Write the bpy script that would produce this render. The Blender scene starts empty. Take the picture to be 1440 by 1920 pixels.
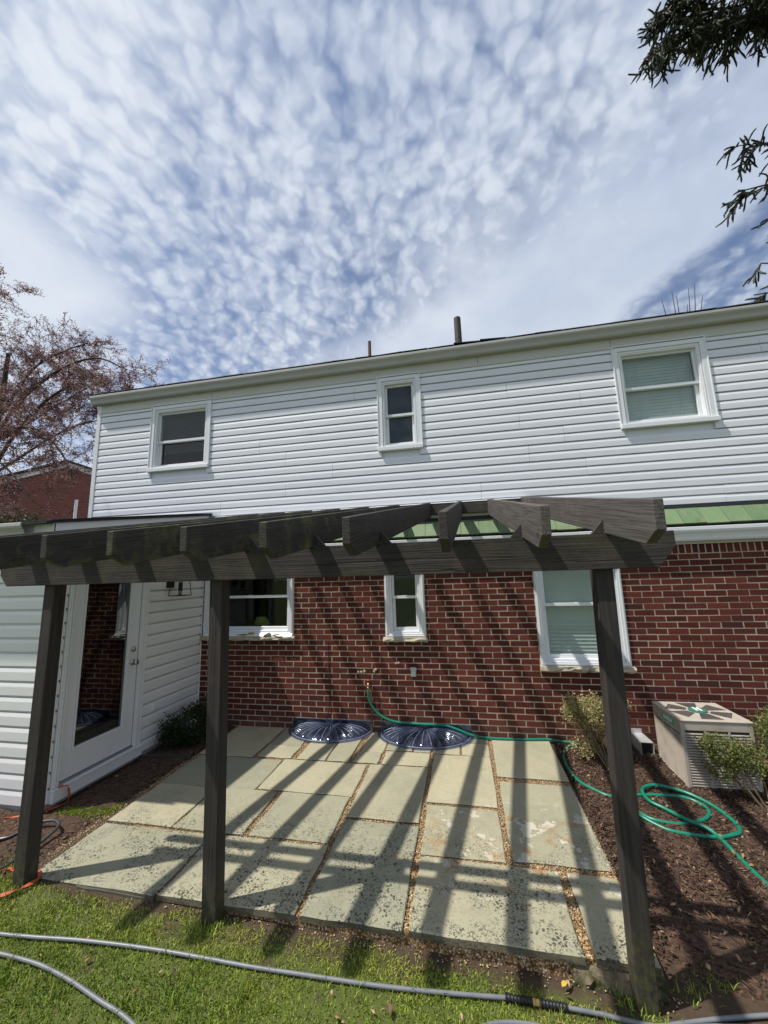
import bpy, bmesh, math, random
import numpy as np
from mathutils import Vector, Matrix
random.seed(7); rng = np.random.default_rng(11)
SC = bpy.context.scene; COL = SC.collection
R = math.radians

# ------------------------------------------------------------------ camera
YAW, PIT, ROL = 0.192764, 0.164016, -0.028841
f = Vector((-math.sin(YAW), math.cos(YAW), 0)); r = Vector((math.cos(YAW), math.sin(YAW), 0)); u = Vector((0, 0, 1))
f, u = f*math.cos(PIT)+u*math.sin(PIT), u*math.cos(PIT)-f*math.sin(PIT)
r, u = r*math.cos(ROL)+u*math.sin(ROL), u*math.cos(ROL)-r*math.sin(ROL)
CAM = Vector((-0.5863, -4.8061, 1.8041))
cd = bpy.data.cameras.new('camera'); cam = bpy.data.objects.new('camera', cd); COL.objects.link(cam)
cd.sensor_fit = 'HORIZONTAL'; cd.sensor_width = 36; cd.lens = 728.148/1440*36
cd.clip_start = .05; cd.clip_end = 800
cam.matrix_world = Matrix(((r.x, u.x, -f.x, CAM.x), (r.y, u.y, -f.y, CAM.y), (r.z, u.z, -f.z, CAM.z), (0, 0, 0, 1)))
SC.camera = cam
# ------------------------------------------------------------------ light
SUN_EL = R(60.5); TX, TY = 0.912, 0.410            # horizontal travel direction of the light
sd = bpy.data.lights.new('sun', 'SUN'); sun = bpy.data.objects.new('sun', sd); COL.objects.link(sun)
sd.energy = 5.0; sd.angle = R(0.8); sd.color = (1.0, .955, .88)
sun.rotation_euler = Vector((TX*math.cos(SUN_EL), TY*math.cos(SUN_EL), -math.sin(SUN_EL))).to_track_quat('-Z', 'Y').to_euler()
sun.location = (-20, -10, 30)
SC.view_settings.view_transform = 'Standard'; SC.view_settings.look = 'None'
SC.view_settings.gamma = 1; SC.view_settings.use_curve_mapping = False
SC.view_settings.exposure = 0.12

# ------------------------------------------------------------------ node helpers
class NT:
    def __init__(s, nt): s.t = nt; s.n = nt.nodes; s.l = nt.links; s.n.clear()
    def new(s, t, **k):
        n = s.n.new(t)
        for a, v in k.items(): setattr(n, a, v)
        return n
    def put(s, sock, v):
        if v is None: return
        if hasattr(v, 'links') or isinstance(v, bpy.types.NodeSocket): s.l.new(v, sock)
        else:
            try: sock.default_value = v
            except Exception:
                sock.default_value = (*v, 1) if len(v) == 3 else v[:3]
    def math(s, op, a, b=None, c=None, clamp=False):
        n = s.new('ShaderNodeMath', operation=op, use_clamp=clamp)
        s.put(n.inputs[0], a); s.put(n.inputs[1], b)
        if c is not None: s.put(n.inputs[2], c)
        return n.outputs[0]
    def vmath(s, op, a, b=None):
        n = s.new('ShaderNodeVectorMath', operation=op); s.put(n.inputs[0], a)
        if b is not None: s.put(n.inputs[1], b)
        return n.outputs[0]
    def mix(s, fac, a, b, mode='MIX'):
        n = s.new('ShaderNodeMix', data_type='RGBA', blend_type=mode)
        s.put(n.inputs[0], fac); s.put(n.inputs[6], a if not isinstance(a, tuple) else (*a[:3], 1)); s.put(n.inputs[7], b if not isinstance(b, tuple) else (*b[:3], 1))
        return n.outputs[2]
    def ramp(s, x, a, b, lo=0., hi=1., smooth=True):
        n = s.new('ShaderNodeMapRange', interpolation_type='SMOOTHSTEP' if smooth else 'LINEAR')
        s.put(n.inputs[0], x); n.inputs[1].default_value = a; n.inputs[2].default_value = b; n.inputs[3].default_value = lo; n.inputs[4].default_value = hi
        return n.outputs[0]
    def noise(s, vec, scale, detail=3, rough=.55, dist=0, lac=2.):
        n = s.new('ShaderNodeTexNoise'); s.put(n.inputs['Vector'], vec); n.inputs['Scale'].default_value = scale
        n.inputs['Detail'].default_value = detail; n.inputs['Roughness'].default_value = rough; n.inputs['Distortion'].default_value = dist
        n.inputs['Lacunarity'].default_value = lac
        return n.outputs['Fac']
    def noisec(s, vec, scale, detail=2):
        n = s.new('ShaderNodeTexNoise'); s.put(n.inputs['Vector'], vec); n.inputs['Scale'].default_value = scale; n.inputs['Detail'].default_value = detail
        return n.outputs['Color']
    def voro(s, vec, scale, feature='F1', out='Distance', rand=1.):
        n = s.new('ShaderNodeTexVoronoi', feature=feature); s.put(n.inputs['Vector'], vec); n.inputs['Scale'].default_value = scale
        n.inputs['Randomness'].default_value = rand
        return n.outputs[out]
    def obj(s): return s.new('ShaderNodeTexCoord').outputs['Object']
    def pos(s): return s.new('ShaderNodeNewGeometry').outputs['Position']
    def rnd(s): return s.new('ShaderNodeObjectInfo').outputs['Random']
    def attr(s, name): return s.new('ShaderNodeAttribute', attribute_name=name).outputs['Fac']
    def sep(s, v):
        n = s.new('ShaderNodeSeparateXYZ'); s.put(n.inputs[0], v); return n.outputs
    def comb(s, x, y, z):
        n = s.new('ShaderNodeCombineXYZ'); s.put(n.inputs[0], x); s.put(n.inputs[1], y); s.put(n.inputs[2], z); return n.outputs[0]
    def scale(s, v, sc): return s.vmath('MULTIPLY', v, sc)
    def bump(s, h, strength=.3, dist=.01):
        n = s.new('ShaderNodeBump'); n.inputs['Strength'].default_value = strength; n.inputs['Distance'].default_value = dist
        s.put(n.inputs['Height'], h); return n.outputs['Normal']
    def out(s, base, rough=.7, normal=None, spec=.4, metal=0, **kw):
        b = s.new('ShaderNodeBsdfPrincipled'); o = s.new('ShaderNodeOutputMaterial')
        s.put(b.inputs['Base Color'], (*base[:3], 1) if isinstance(base, tuple) else base)
        s.put(b.inputs['Roughness'], rough); s.put(b.inputs['Metallic'], metal); s.put(b.inputs['Specular IOR Level'], spec)
        if normal is not None: s.put(b.inputs['Normal'], normal)
        for k, v in kw.items(): s.put(b.inputs[k], v)
        s.l.new(b.outputs[0], o.inputs[0]); return b
def mat(name):
    m = bpy.data.materials.new(name); m.use_nodes = True; return m, NT(m.node_tree)
MATS = {}

# ------------------------------------------------------------------ sky
W = bpy.data.worlds.new('World'); SC.world = W; W.use_nodes = True
n = NT(W.node_tree)
sky = n.new('ShaderNodeTexSky', sky_type='NISHITA', sun_disc=False, sun_elevation=SUN_EL, sun_rotation=math.atan2(-TX, -TY), air_density=1.0, dust_density=1.2, ozone_density=1.6)
g = n.new('ShaderNodeTexCoord').outputs['Generated']
d = n.sep(g)
den = n.math('ADD', n.math('MAXIMUM', d[2], 0.0), .22)
px = n.math('DIVIDE', d[0], den); py = n.math('DIVIDE', d[1], den)
P0 = n.comb(px, py, 0)                                  # the cloud layer as a flat sheet overhead
den2 = n.math('ADD', n.math('MAXIMUM', d[2], 0.0), .42)
P = n.scale(n.comb(n.math('DIVIDE', d[0], den2), n.math('DIVIDE', d[1], den2), 0), (1.22, 1.22, 0))
warp = n.vmath('SUBTRACT', n.noisec(P, 2.0, 2), (.5, .5, .5))
Pw = n.vmath('ADD', P, n.scale(warp, (.13, .13, 0)))
w2 = n.vmath('SUBTRACT', n.noisec(P, 24, 2), (.5, .5, .5))
Pc = n.vmath('ADD', Pw, n.scale(w2, (.042, .042, 0)))
def fvoro(vec, sc, det, rough):
    v = n.new('ShaderNodeTexVoronoi', feature='SMOOTH_F1', voronoi_dimensions='2D'); n.put(v.inputs['Vector'], vec); v.inputs['Scale'].default_value = sc
    v.inputs['Detail'].default_value = det; v.inputs['Roughness'].default_value = rough; v.inputs['Smoothness'].default_value = .45; v.normalize = True
    return v.outputs['Distance']
cell = n.math('SUBTRACT', 1.0, fvoro(n.scale(Pc, (1.15, .95, 1)), 21.0, 1.2, .5))
soft = n.noise(Pw, 4.2, 5, .55, .2)
fine = n.noise(Pc, 20, 4, .58)
big = n.noise(P, 1.25, 2, .5)
h = n.math('ADD', n.math('MULTIPLY', cell, .80), n.math('MULTIPLY', soft, .60))
h = n.math('ADD', h, n.math('MULTIPLY', fine, .34)); h = n.math('ADD', h, n.math('MULTIPLY', big, .60))
h = n.math('ADD', h, n.ramp(d[2], .50, .85, 0, .16))
cov = n.ramp(h, .98, 1.72)
# a smooth veil of thicker cloud over the roof to the right, ending in one clear lane
nv_ = n.noise(P0, 2.3, 5, .6)
side = n.math('ADD', n.math('MULTIPLY', px, .62), n.math('MULTIPLY', py, .78))
veil = n.ramp(n.math('ADD', side, n.math('MULTIPLY', nv_, .62)), .76, 1.12)
lane = n.math('ADD', n.math('ADD', px, n.math('MULTIPLY', py, .43)), n.math('MULTIPLY', n.noise(P0, 4.5, 5, .62), .22))
veil = n.math('MULTIPLY', veil, n.ramp(lane, 1.14, 1.03))
gap = n.math('MULTIPLY', n.ramp(lane, 1.06, 1.12), n.ramp(lane, 1.20, 1.12))
gap = n.math('MULTIPLY', gap, n.ramp(py, .70, .84))
left = n.ramp(n.math('SUBTRACT', n.math('MULTIPLY', nv_, .30), px), .80, 1.02)
veil = n.math('MAXIMUM', veil, n.math('MULTIPLY', left, n.ramp(py, .95, .70)))
cov = n.math('MAXIMUM', cov, n.math('MULTIPLY', veil, .95))
cov = n.math('MULTIPLY', cov, n.math('SUBTRACT', 1.0, n.math('MULTIPLY', gap, .62)))
cov = n.math('MAXIMUM', cov, n.ramp(d[2], .30, .10, 0, .9))
cov = n.math('ADD', n.math('MULTIPLY', cov, .80), .15)
cov = n.math('MULTIPLY', cov, n.ramp(d[2], -.02, .02, 0, 1))
shade = n.math('ADD', n.math('MULTIPLY', n.ramp(cell, .40, .85), .50), n.math('MULTIPLY', n.ramp(fine, .3, .7), .26))
shade = n.mix(n.math('MULTIPLY', veil, .8), n.comb(shade, shade, shade), n.comb(.55, .55, .55))
shade = n.math('ADD', n.math('MULTIPLY', shade, .62), n.math('MULTIPLY', n.ramp(n.noise(P, 1.9, 3, .55), .34, .66), .42))
shade = n.math('ADD', shade, n.ramp(d[2], .85, .30, 0., .30))
shade = n.math('ADD', shade, n.ramp(px, .5, -.8, -.08, .16))
cc = n.mix(shade, (5.5, 6.8, 9.2), (10.6, 11.3, 12.3))
skyc = n.mix(1.0, sky.outputs[0], (.92, 1.14, 1.44), 'MULTIPLY')
col = n.mix(cov, skyc, cc)
bg = n.new('ShaderNodeBackground'); n.put(bg.inputs[0], col); bg.inputs[1].default_value = .070
n.l.new(bg.outputs[0], n.new('ShaderNodeOutputWorld').inputs[0])

# ------------------------------------------------------------------ materials
def M(name): return MATS[name]
# brick: per-object or per-face random tone, wire-cut relief
m, n = mat('brick'); MATS['brick'] = m
o = n.pos(); rd = n.math('FRACT', n.math('ADD', n.rnd(), n.attr('rnd')))
base = n.mix(rd, (.070, .0185, .0135), (.128, .033, .0225))
base = n.mix(n.ramp(n.math('FRACT', n.math('MULTIPLY', rd, 7.31)), .80, 1.), base, (.062, .022, .021))
base = n.mix(n.math('MULTIPLY', n.ramp(n.math('FRACT', n.math('MULTIPLY', rd, 13.7)), .82, 1.), .5), base, (.18, .052, .033))
base = n.mix(n.math('MULTIPLY', n.ramp(n.math('ADD', n.sep(o)[2], n.math('MULTIPLY', n.noise(o, 4, 5, .7), .5)), .52, .22), .45), base, (.125, .082, .058))
tx = n.noise(n.scale(o, (22, 22, 120)), 1.6, 5, .7)
scr = n.noise(n.scale(o, (90, 90, 160)), 1., 4, .7)
base = n.mix(n.math('MULTIPLY', n.ramp(scr, .42, .8), .55), base, (.055, .013, .010))
base = n.mix(n.math('MULTIPLY', n.ramp(n.noise(o, 3.1, 5, .7), .62, .85), .28), base, (.30, .17, .13))
hgt = n.math('ADD', n.math('MULTIPLY', tx, .6), n.math('MULTIPLY', scr, .8))
n.out(base, .88, n.bump(hgt, .9, .006), .2)
m, n = mat('mortar'); MATS['mortar'] = m
o = n.pos(); base = n.mix(n.noise(o, 9, 5, .7), (.35, .285, .205), (.52, .43, .33))
base = n.mix(n.math('MULTIPLY', n.ramp(n.noise(o, 1.6, 5, .65), .46, .72), .7), base, (.24, .19, .14))
n.out(base, .95, n.bump(n.noise(o, 160, 4, .7), .6, .004), .1)
# vinyl siding
def vinyl(name, c, dirt=.25, rough=.42):
    m, n = mat(name); MATS[name] = m
    o = n.pos(); rr = n.rnd()
    gr = n.noise(n.scale(o, (6, 6, 220)), 1., 3, .6)
    base = n.mix(n.math('MULTIPLY', rr, .5), c, tuple(x*.93 for x in c))
    dn = n.math('MULTIPLY', n.ramp(n.noise(n.scale(o, (2.5, 2.5, 9)), 1., 6, .68), .50, .82), dirt)
    base = n.mix(dn, base, (c[0]*.62, c[1]*.62, c[2]*.58))
    sp = n.math('MULTIPLY', n.ramp(n.noise(o, 60, 3, .8), .70, .80), dirt*.8)
    base = n.mix(sp, base, (.22, .22, .2))
    n.out(base, n.ramp(gr, .3, .7, rough-.06, rough+.1), n.bump(n.math('ADD', n.math('MULTIPLY', gr, .5), n.noise(o, 7, 3)), .22, .004), .45)
vinyl('vinyl', (.70, .715, .76), .34, .36); vinyl('vinyl_side', (.74, .735, .72), .14, .4)
vinyl('trim', (.68, .69, .70), .22, .4); vinyl('cream_trim', (.50, .50, .46), .3, .5); vinyl('window_white', (.70, .715, .73), .22, .35)
vinyl('gutter', (.40, .40, .385), .55, .5); vinyl('door_paint', (.70, .71, .72), .10, .4)
# stained timber: grain along axis
def wood(name, axis, c0, c1, moss=0.):
    m, n = mat(name); MATS[name] = m
    o = n.vmath('ADD', n.pos(), n.scale(n.comb(n.rnd(), n.rnd(), n.rnd()), (7.3, 3.1, 5.7)))
    if axis == 'y': q3 = n.sep(o); o = n.comb(q3[0], q3[1], n.math('SUBTRACT', q3[2], n.math('MULTIPLY', q3[1], .198)))
    s = [55, 55, 55]; s['xyz'.index(axis)] = 2.2
    g1 = n.noise(n.scale(o, tuple(s)), 1., 5, .65, .6)
    s2 = [9, 9, 9]; s2['xyz'.index(axis)] = .9
    rings = n.new('ShaderNodeTexWave', wave_type='BANDS', bands_direction='Z' if axis != 'z' else 'X'); n.put(rings.inputs[0], n.scale(o, tuple(s2)))
    rings.inputs['Scale'].default_value = 2.2; rings.inputs['Distortion'].default_value = 11; rings.inputs['Detail'].default_value = 3; rings.inputs['Detail Scale'].default_value = .8
    rg = rings.outputs['Fac']
    base = n.mix(n.ramp(g1, .3, .75), c0, c1)
    base = n.mix(n.math('MULTIPLY', n.ramp(rg, .45, .95), .16), base, tuple(x*1.7 for x in c1))
    wear = n.ramp(n.noise(o, 2.6, 6, .7), .56, .8)
    base = n.mix(n.math('MULTIPLY', wear, .55), base, (c1[0]*2.1, c1[1]*1.75, c1[2]*1.6))
    fl = n.ramp(n.noise(n.scale(o, (1, 1, 1)), 34, 4, .75), .69, .74)
    fl = n.math('MULTIPLY', fl, n.ramp(n.noise(o, 2.1, 2), .52, .66))
    base = n.mix(fl, base, (.34, .32, .30))
    if moss:
        ms = n.math('MULTIPLY', n.ramp(n.noise(n.pos(), 4.5, 6, .7), .46, .74), moss)
        base = n.mix(ms, base, (.155, .150, .058))
    kn = n.new('ShaderNodeTexVoronoi'); n.put(kn.inputs['Vector'], n.scale(o, tuple(3.2 if a_ != axis else 1.5 for a_ in 'xyz'))); kn.inputs['Scale'].default_value = 1.
    base = n.mix(n.math('MULTIPLY', n.ramp(n.math('ADD', kn.outputs['Distance'], n.math('MULTIPLY', n.noise(o, 30, 2), .05)), .105, .055), .75), base, (.012, .010, .009))
    crack = n.ramp(n.noise(n.scale(o, tuple(x*.45 for x in s)), 1., 2, .5, 1.2), .32, .25)
    base = n.mix(n.math('MULTIPLY', crack, .5), base, (.01, .009, .008))
    hh = n.math('SUBTRACT', n.math('ADD', g1, n.math('MULTIPLY', rg, .12)), n.math('MULTIPLY', crack, .8))
    n.out(base, .68, n.bump(hh, .55, .005), .3)
DK0, DK1 = (.026, .0215, .0205), (.052, .0435, .0405)
wood('wood_x', 'x', DK0, DK1, .25); wood('wood_y', 'y', DK0, DK1, .12); wood('wood_y_moss', 'y', (.024, .022, .019), (.05, .046, .038), .8); wood('wood_z', 'z', DK0, DK1, .05); wood('wood_y_worn_sunlit', 'y', (.052, .046, .0425), (.110, .097, .089), .0)  # last one: worn right-hand rafters, colour lightened to paint in sunlight on them
# post foot grows mossy with height above the soil (a stain)
m, n = mat('wood_post'); MATS['wood_post'] = m
o = n.pos(); q = n.scale(o, (55, 55, 2.2)); g1 = n.noise(q, 1., 5, .65, .5)
base = n.mix(n.ramp(g1, .3, .75), DK0, DK1)
base = n.mix(n.math('MULTIPLY', n.ramp(n.noise(o, 3., 5, .7), .56, .8), .45), base, (.11, .095, .083))
zz = n.sep(o)[2]
ms = n.math('MULTIPLY', n.ramp(n.math('ADD', zz, n.math('MULTIPLY', n.noise(o, 11, 4), .45)), .55, .12), .85)
base = n.mix(n.math('MULTIPLY', ms, n.ramp(n.noise(o, 26, 5, .7), .36, .66)), base, (.085, .085, .028))
kn = n.new('ShaderNodeTexVoronoi'); n.put(kn.inputs['Vector'], n.scale(o, (3.6, 3.6, 2.3))); kn.inputs['Scale'].default_value = 1.
base = n.mix(n.math('MULTIPLY', n.ramp(n.math('ADD', kn.outputs['Distance'], n.math('MULTIPLY', n.noise(o, 30, 2), .05)), .13, .07), .8), base, (.010, .009, .008))
crack = n.ramp(n.noise(n.scale(o, (24, 24, .9)), 1., 2, .5, 1.2), .32, .26)
base = n.mix(n.math('MULTIPLY', crack, .7), base, (.008, .007, .006))
n.out(base, .66, n.bump(n.math('SUBTRACT', g1, crack), .5, .005), .3)
# flagstone with lichen, rust and pale scale
m, n = mat('flagstone'); MATS['flagstone'] = m
o = n.pos(); s = n.sep(o); rd = n.rnd()
c = n.mix(rd, (.255, .252, .180), (.395, .360, .242))
c = n.mix(n.math('MULTIPLY', n.ramp(n.noise(o, 2.3, 6, .65), .4, .75), .55), c, (.215, .215, .155))
c = n.mix(n.math('MULTIPLY', n.ramp(n.noise(o, 7.5, 6, .7), .50, .75), .55), c, (.37, .345, .25))
c = n.mix(n.math('MULTIPLY', n.ramp(n.noise(o, 70, 4, .75), .52, .70), .45), c, (.13, .13, .10))
c = n.mix(n.math('MULTIPLY', n.ramp(n.noise(o, 15, 6, .75), .56, .72), .35), c, (.15, .15, .105))
front = n.ramp(s[1], -1.15, -2.15)                     # lichen thickest along the lawn side
patch = n.ramp(n.noise(n.vmath('ADD', o, (3.3, 1.1, 0)), 2.6, 5, .65), .38, .56)
warpo = n.vmath('ADD', o, n.scale(n.vmath('SUBTRACT', n.noisec(o, 40, 2), (.5, .5, .5)), (.02, .02, 0)))
sp = n.ramp(n.voro(warpo, 46), .44, .32); sp2 = n.ramp(n.voro(warpo, 100), .46, .32)
keep = n.ramp(n.noise(o, 21, 4, .7), .44, .54)
lich = n.math('MULTIPLY', n.math('MAXIMUM', n.math('MULTIPLY', sp, keep), n.math('MULTIPLY', sp2, n.ramp(n.noise(o, 11, 4, .7), .40, .54))), n.math('MULTIPLY', front, patch))
c = n.mix(n.math('MULTIPLY', lich, .93), c, (.030, .033, .026))
right = n.math('MULTIPLY', n.ramp(s[0], -1.05, -.75), n.math('MULTIPLY', n.ramp(s[1], -1.1, -1.5), n.ramp(s[1], -2.35, -2.0)))
sc_ = n.ramp(n.math('ADD', n.noise(o, 5.5, 4, .6), n.math('MULTIPLY', n.noise(o, 17, 3), .35)), .745, .775)
c = n.mix(n.math('MULTIPLY', n.math('MULTIPLY', sc_, right), .8), c, (.50, .47, .39))
rust = n.math('MULTIPLY', n.ramp(n.noise(n.vmath('ADD', o, (5., 9., 0)), 6, 5, .65), .52, .68), right)
c = n.mix(n.math('MULTIPLY', rust, .7), c, (.30, .145, .05))
rust2 = n.ramp(n.noise(n.vmath('ADD', o, (1., 4., 0)), 3.3, 5, .6), .56, .74)
c = n.mix(n.math('MULTIPLY', rust2, .42), c, (.27, .20, .11))
tn = n.sep(n.new('ShaderNodeNewGeometry').outputs['True Normal'])[2]        # slab sides mixed to a dark brown by their normal
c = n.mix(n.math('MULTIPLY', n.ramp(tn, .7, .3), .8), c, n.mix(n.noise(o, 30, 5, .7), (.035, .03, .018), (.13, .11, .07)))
hh = n.math('ADD', n.math('MULTIPLY', n.noise(o, 9, 5, .6), .8), n.math('MULTIPLY', n.noise(o, 120, 3, .7), .14))
hh = n.math('ADD', hh, n.math('MULTIPLY', n.math('MULTIPLY', sc_, right), -.35))
n.out(c, .78, n.bump(hh, .55, .012), .3)
m, n = mat('joint_gravel'); MATS['joint_gravel'] = m
o = n.pos(); v = n.new('ShaderNodeTexVoronoi'); n.put(v.inputs['Vector'], o); v.inputs['Scale'].default_value = 105
sv = n.sep(v.outputs['Color'])
c = n.mix(sv[0], (.20, .10, .035), (.56, .39, .20)); c = n.mix(n.ramp(sv[1], .8, .95), c, (.62, .56, .46))
c = n.mix(n.ramp(v.outputs['Distance'], .35, .75), c, (.10, .055, .022))
c = n.mix(n.math('MULTIPLY', n.ramp(n.noise(o, 5, 4), .5, .7), .5), c, (.13, .085, .04))
n.out(c, .9, n.bump(v.outputs['Distance'], -.9, .008), .2)
def rndcol(name, cols, rough=.85, spec=.2, extra=None, bumps=0):
    m, n = mat(name); MATS[name] = m
    a = n.attr('rnd'); c = cols[0]
    rgb = None
    for i in range(1, len(cols)):
        rgb = n.mix(n.ramp(a, (i-1)/(len(cols)-1), i/(len(cols)-1), smooth=False), rgb if rgb is not None else cols[0], cols[i])
    nor = n.bump(n.noise(n.pos(), bumps, 3), .5, .004) if bumps else None
    n.out(rgb, rough, nor, spec, **(extra or {}))
rndcol('pebble', [(.15, .08, .032), (.34, .22, .10), (.42, .31, .18), (.46, .40, .31)], .8)
rndcol('mulch_chip', [(.030, .019, .013), (.075, .045, .031), (.130, .080, .055), (.21, .145, .10)], .85)
rndcol('litter', [(.20, .11, .05), (.34, .22, .11), (.40, .30, .18)], .8)
rndcol('grass', [(.110, .180, .018), (.185, .265, .028), (.255, .310, .036), (.31, .28, .09)], .6, .25, {'Transmission Weight': 0.0})
rndcol('moss', [(.05, .08, .01), (.09, .13, .018), (.14, .16, .03)], .8, .1)
def leafmat(name, cols, trans=.35, rough=.5):
    m, n = mat(name); MATS[name] = m
    a = n.attr('rnd'); rgb = cols[0]
    for i in range(1, len(cols)):
        rgb = n.mix(n.ramp(a, (i-1)/(len(cols)-1), i/(len(cols)-1), smooth=False), rgb, cols[i])
    b = n.new('ShaderNodeBsdfPrincipled'); n.put(b.inputs['Base Color'], rgb); b.inputs['Roughness'].default_value = rough; b.inputs['Specular IOR Level'].default_value = .3
    t = n.new('ShaderNodeBsdfTranslucent'); n.put(t.inputs[0], rgb)
    mx = n.new('ShaderNodeMixShader'); mx.inputs[0].default_value = trans
    n.l.new(b.outputs[0], mx.inputs[1]); n.l.new(t.outputs[0], mx.inputs[2]); n.l.new(mx.outputs[0], n.new('ShaderNodeOutputMaterial').inputs[0])
leafmat('leaf_bronze', [(.145, .068, .072), (.22, .105, .112), (.30, .165, .165), (.29, .18, .14), (.17, .13, .085)], .5)
leafmat('leaf_dark', [(.014, .026, .009), (.026, .046, .013), (.045, .075, .02)])
leafmat('leaf_variegated', [(.10, .13, .025), (.22, .24, .055), (.42, .38, .15), (.56, .48, .27), (.50, .33, .25)])
leafmat('leaf_mixed', [(.05, .09, .018), (.10, .15, .028), (.19, .20, .05), (.30, .27, .11)])
leafmat('needle', [(.034, .043, .028), (.055, .066, .040), (.085, .094, .058)], .15, .6)
def plain(name, c, rough=.5, metal=0, spec=.4, nscale=0, namp=.3, bscale=0):
    m, n = mat(name); MATS[name] = m
    base = c; nor = None
    if nscale:
        base = n.mix(n.math('MULTIPLY', n.ramp(n.noise(n.pos(), nscale, 5, .65), .4, .75), namp), c, tuple(x*.45 for x in c))
    if bscale: nor = n.bump(n.noise(n.pos(), bscale, 4, .6), .4, .004)
    n.out(base, rough, nor, spec, metal)
plain('bark', (.065, .048, .042), .9, nscale=14, namp=.6, bscale=60)
plain('bark_pale', (.13, .105, .08), .9, nscale=14, namp=.6, bscale=60)
plain('stem', (.16, .12, .075), .85, nscale=30, namp=.6)
plain('dark', (.010, .010, .011), .6); plain('well_shade', (.014, .016, .030), .8); plain('interior', (.012, .013, .014), .9)
plain('roof_shingle', (.035, .033, .034), .95, nscale=25, namp=.5, bscale=90)
plain('flashing_black', (.018, .018, .02), .45, nscale=20, namp=.4, bscale=30)
plain('hose_green', (.006, .175, .108), .33, spec=.5, nscale=18, namp=.25); plain('hose_grey', (.165, .175, .185), .42, spec=.5, nscale=12, namp=.45); plain('hose_black', (.035, .042, .05), .3, spec=.6)
plain('rubber', (.014, .014, .015), .45); plain('brass', (.55, .36, .14), .35, 1.); plain('nickel', (.42, .39, .34), .3, 1.)
plain('orange', (.42, .075, .022), .6, nscale=40, namp=.4); plain('iron', (.012, .012, .013), .5, nscale=20, namp=.3)
plain('ac_paint', (.43, .375, .315), .55, nscale=8, namp=.35); plain('ac_dark', (.042, .037, .035), .7); plain('ac_grille', (.075, .067, .06), .7); plain('ac_green', (.045, .15, .11), .5)
plain('badge_green', (.07, .36, .22), .5); plain('badge_white', (.75, .85, .8), .5)
plain('galvanised', (.55, .56, .56), .45, .35, nscale=14, namp=.45); plain('box_grey', (.30, .31, .32), .5, .2, nscale=30, namp=.3)
plain('red_paint', (.35, .045, .03), .5); plain('pipe_rust', (.15, .085, .055), .8, nscale=30, namp=.6, bscale=60); plain('pipe_dark', (.055, .05, .043), .7, nscale=22, namp=.6, bscale=40)
plain('plastic_edge', (.15, .18, .26), .28, spec=.5, nscale=20, namp=.6); plain('concrete', (.40, .39, .35), .9, nscale=9, namp=.45, bscale=70); plain('sill_stone', (.42, .375, .275), .9, nscale=16, namp=.6, bscale=45)
plain('blind', (.50, .535, .515), .7, nscale=3, namp=.12); plain('blind_dark', (.032, .034, .034), .8); plain('steel', (.33, .34, .35), .4, .8); plain('handle_yellow', (.42, .26, .06), .5); plain('rag', (.09, .085, .075), .9, nscale=40, namp=.5)
plain('bag_green', (.13, .18, .03), .5); plain('timber_edge', (.045, .035, .028), .85, nscale=20, namp=.5)
plain('yellow_leaf', (.55, .36, .06), .6)
plain('pebble_white', (.55, .5, .42), .8)
m, n = mat('old_concrete'); MATS['old_concrete'] = m
o = n.pos(); c = n.mix(n.noise(o, 30, 5, .7), (.10, .075, .045), (.33, .27, .19)); c = n.mix(n.ramp(n.noise(o, 9, 4), .45, .65), c, (.05, .055, .02))
n.out(c, .95, n.bump(n.noise(o, 55, 5, .75), 1., .012), .1)
# green roof slates, algae streaked
m, n = mat('green_slate'); MATS['green_slate'] = m
o = n.pos(); c = n.mix(n.rnd(), (.105, .175, .085), (.145, .225, .11))
c = n.mix(n.math('MULTIPLY', n.ramp(n.noise(n.scale(o, (18, 6, 6)), 1., 5, .7), .45, .7), .65), c, (.22, .215, .13))
c = n.mix(n.math('MULTIPLY', n.ramp(n.noise(o, 6, 5, .7), .55, .75), .6), c, (.10, .105, .05))
n.out(c, .6, n.bump(n.noise(o, 60, 4), .3, .004), .4)
# far brick
m, n = mat('far_brick'); MATS['far_brick'] = m
o = n.obj(); b = n.new('ShaderNodeTexBrick'); n.put(b.inputs['Vector'], n.comb(n.sep(o)[0], n.sep(o)[2], 0))
b.inputs['Scale'].default_value = 1; b.inputs['Brick Width'].default_value = .21; b.inputs['Row Height'].default_value = .07; b.inputs['Mortar Size'].default_value = .008
b.inputs['Color1'].default_value = (.17, .048, .038, 1); b.inputs['Color2'].default_value = (.23, .07, .052, 1); b.inputs['Mortar'].default_value = (.26, .15, .12, 1)
n.out(n.mix(n.math('MULTIPLY', n.noise(o, 1.5, 4), .3), b.outputs[0], (.12, .05, .04)), .9)
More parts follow.
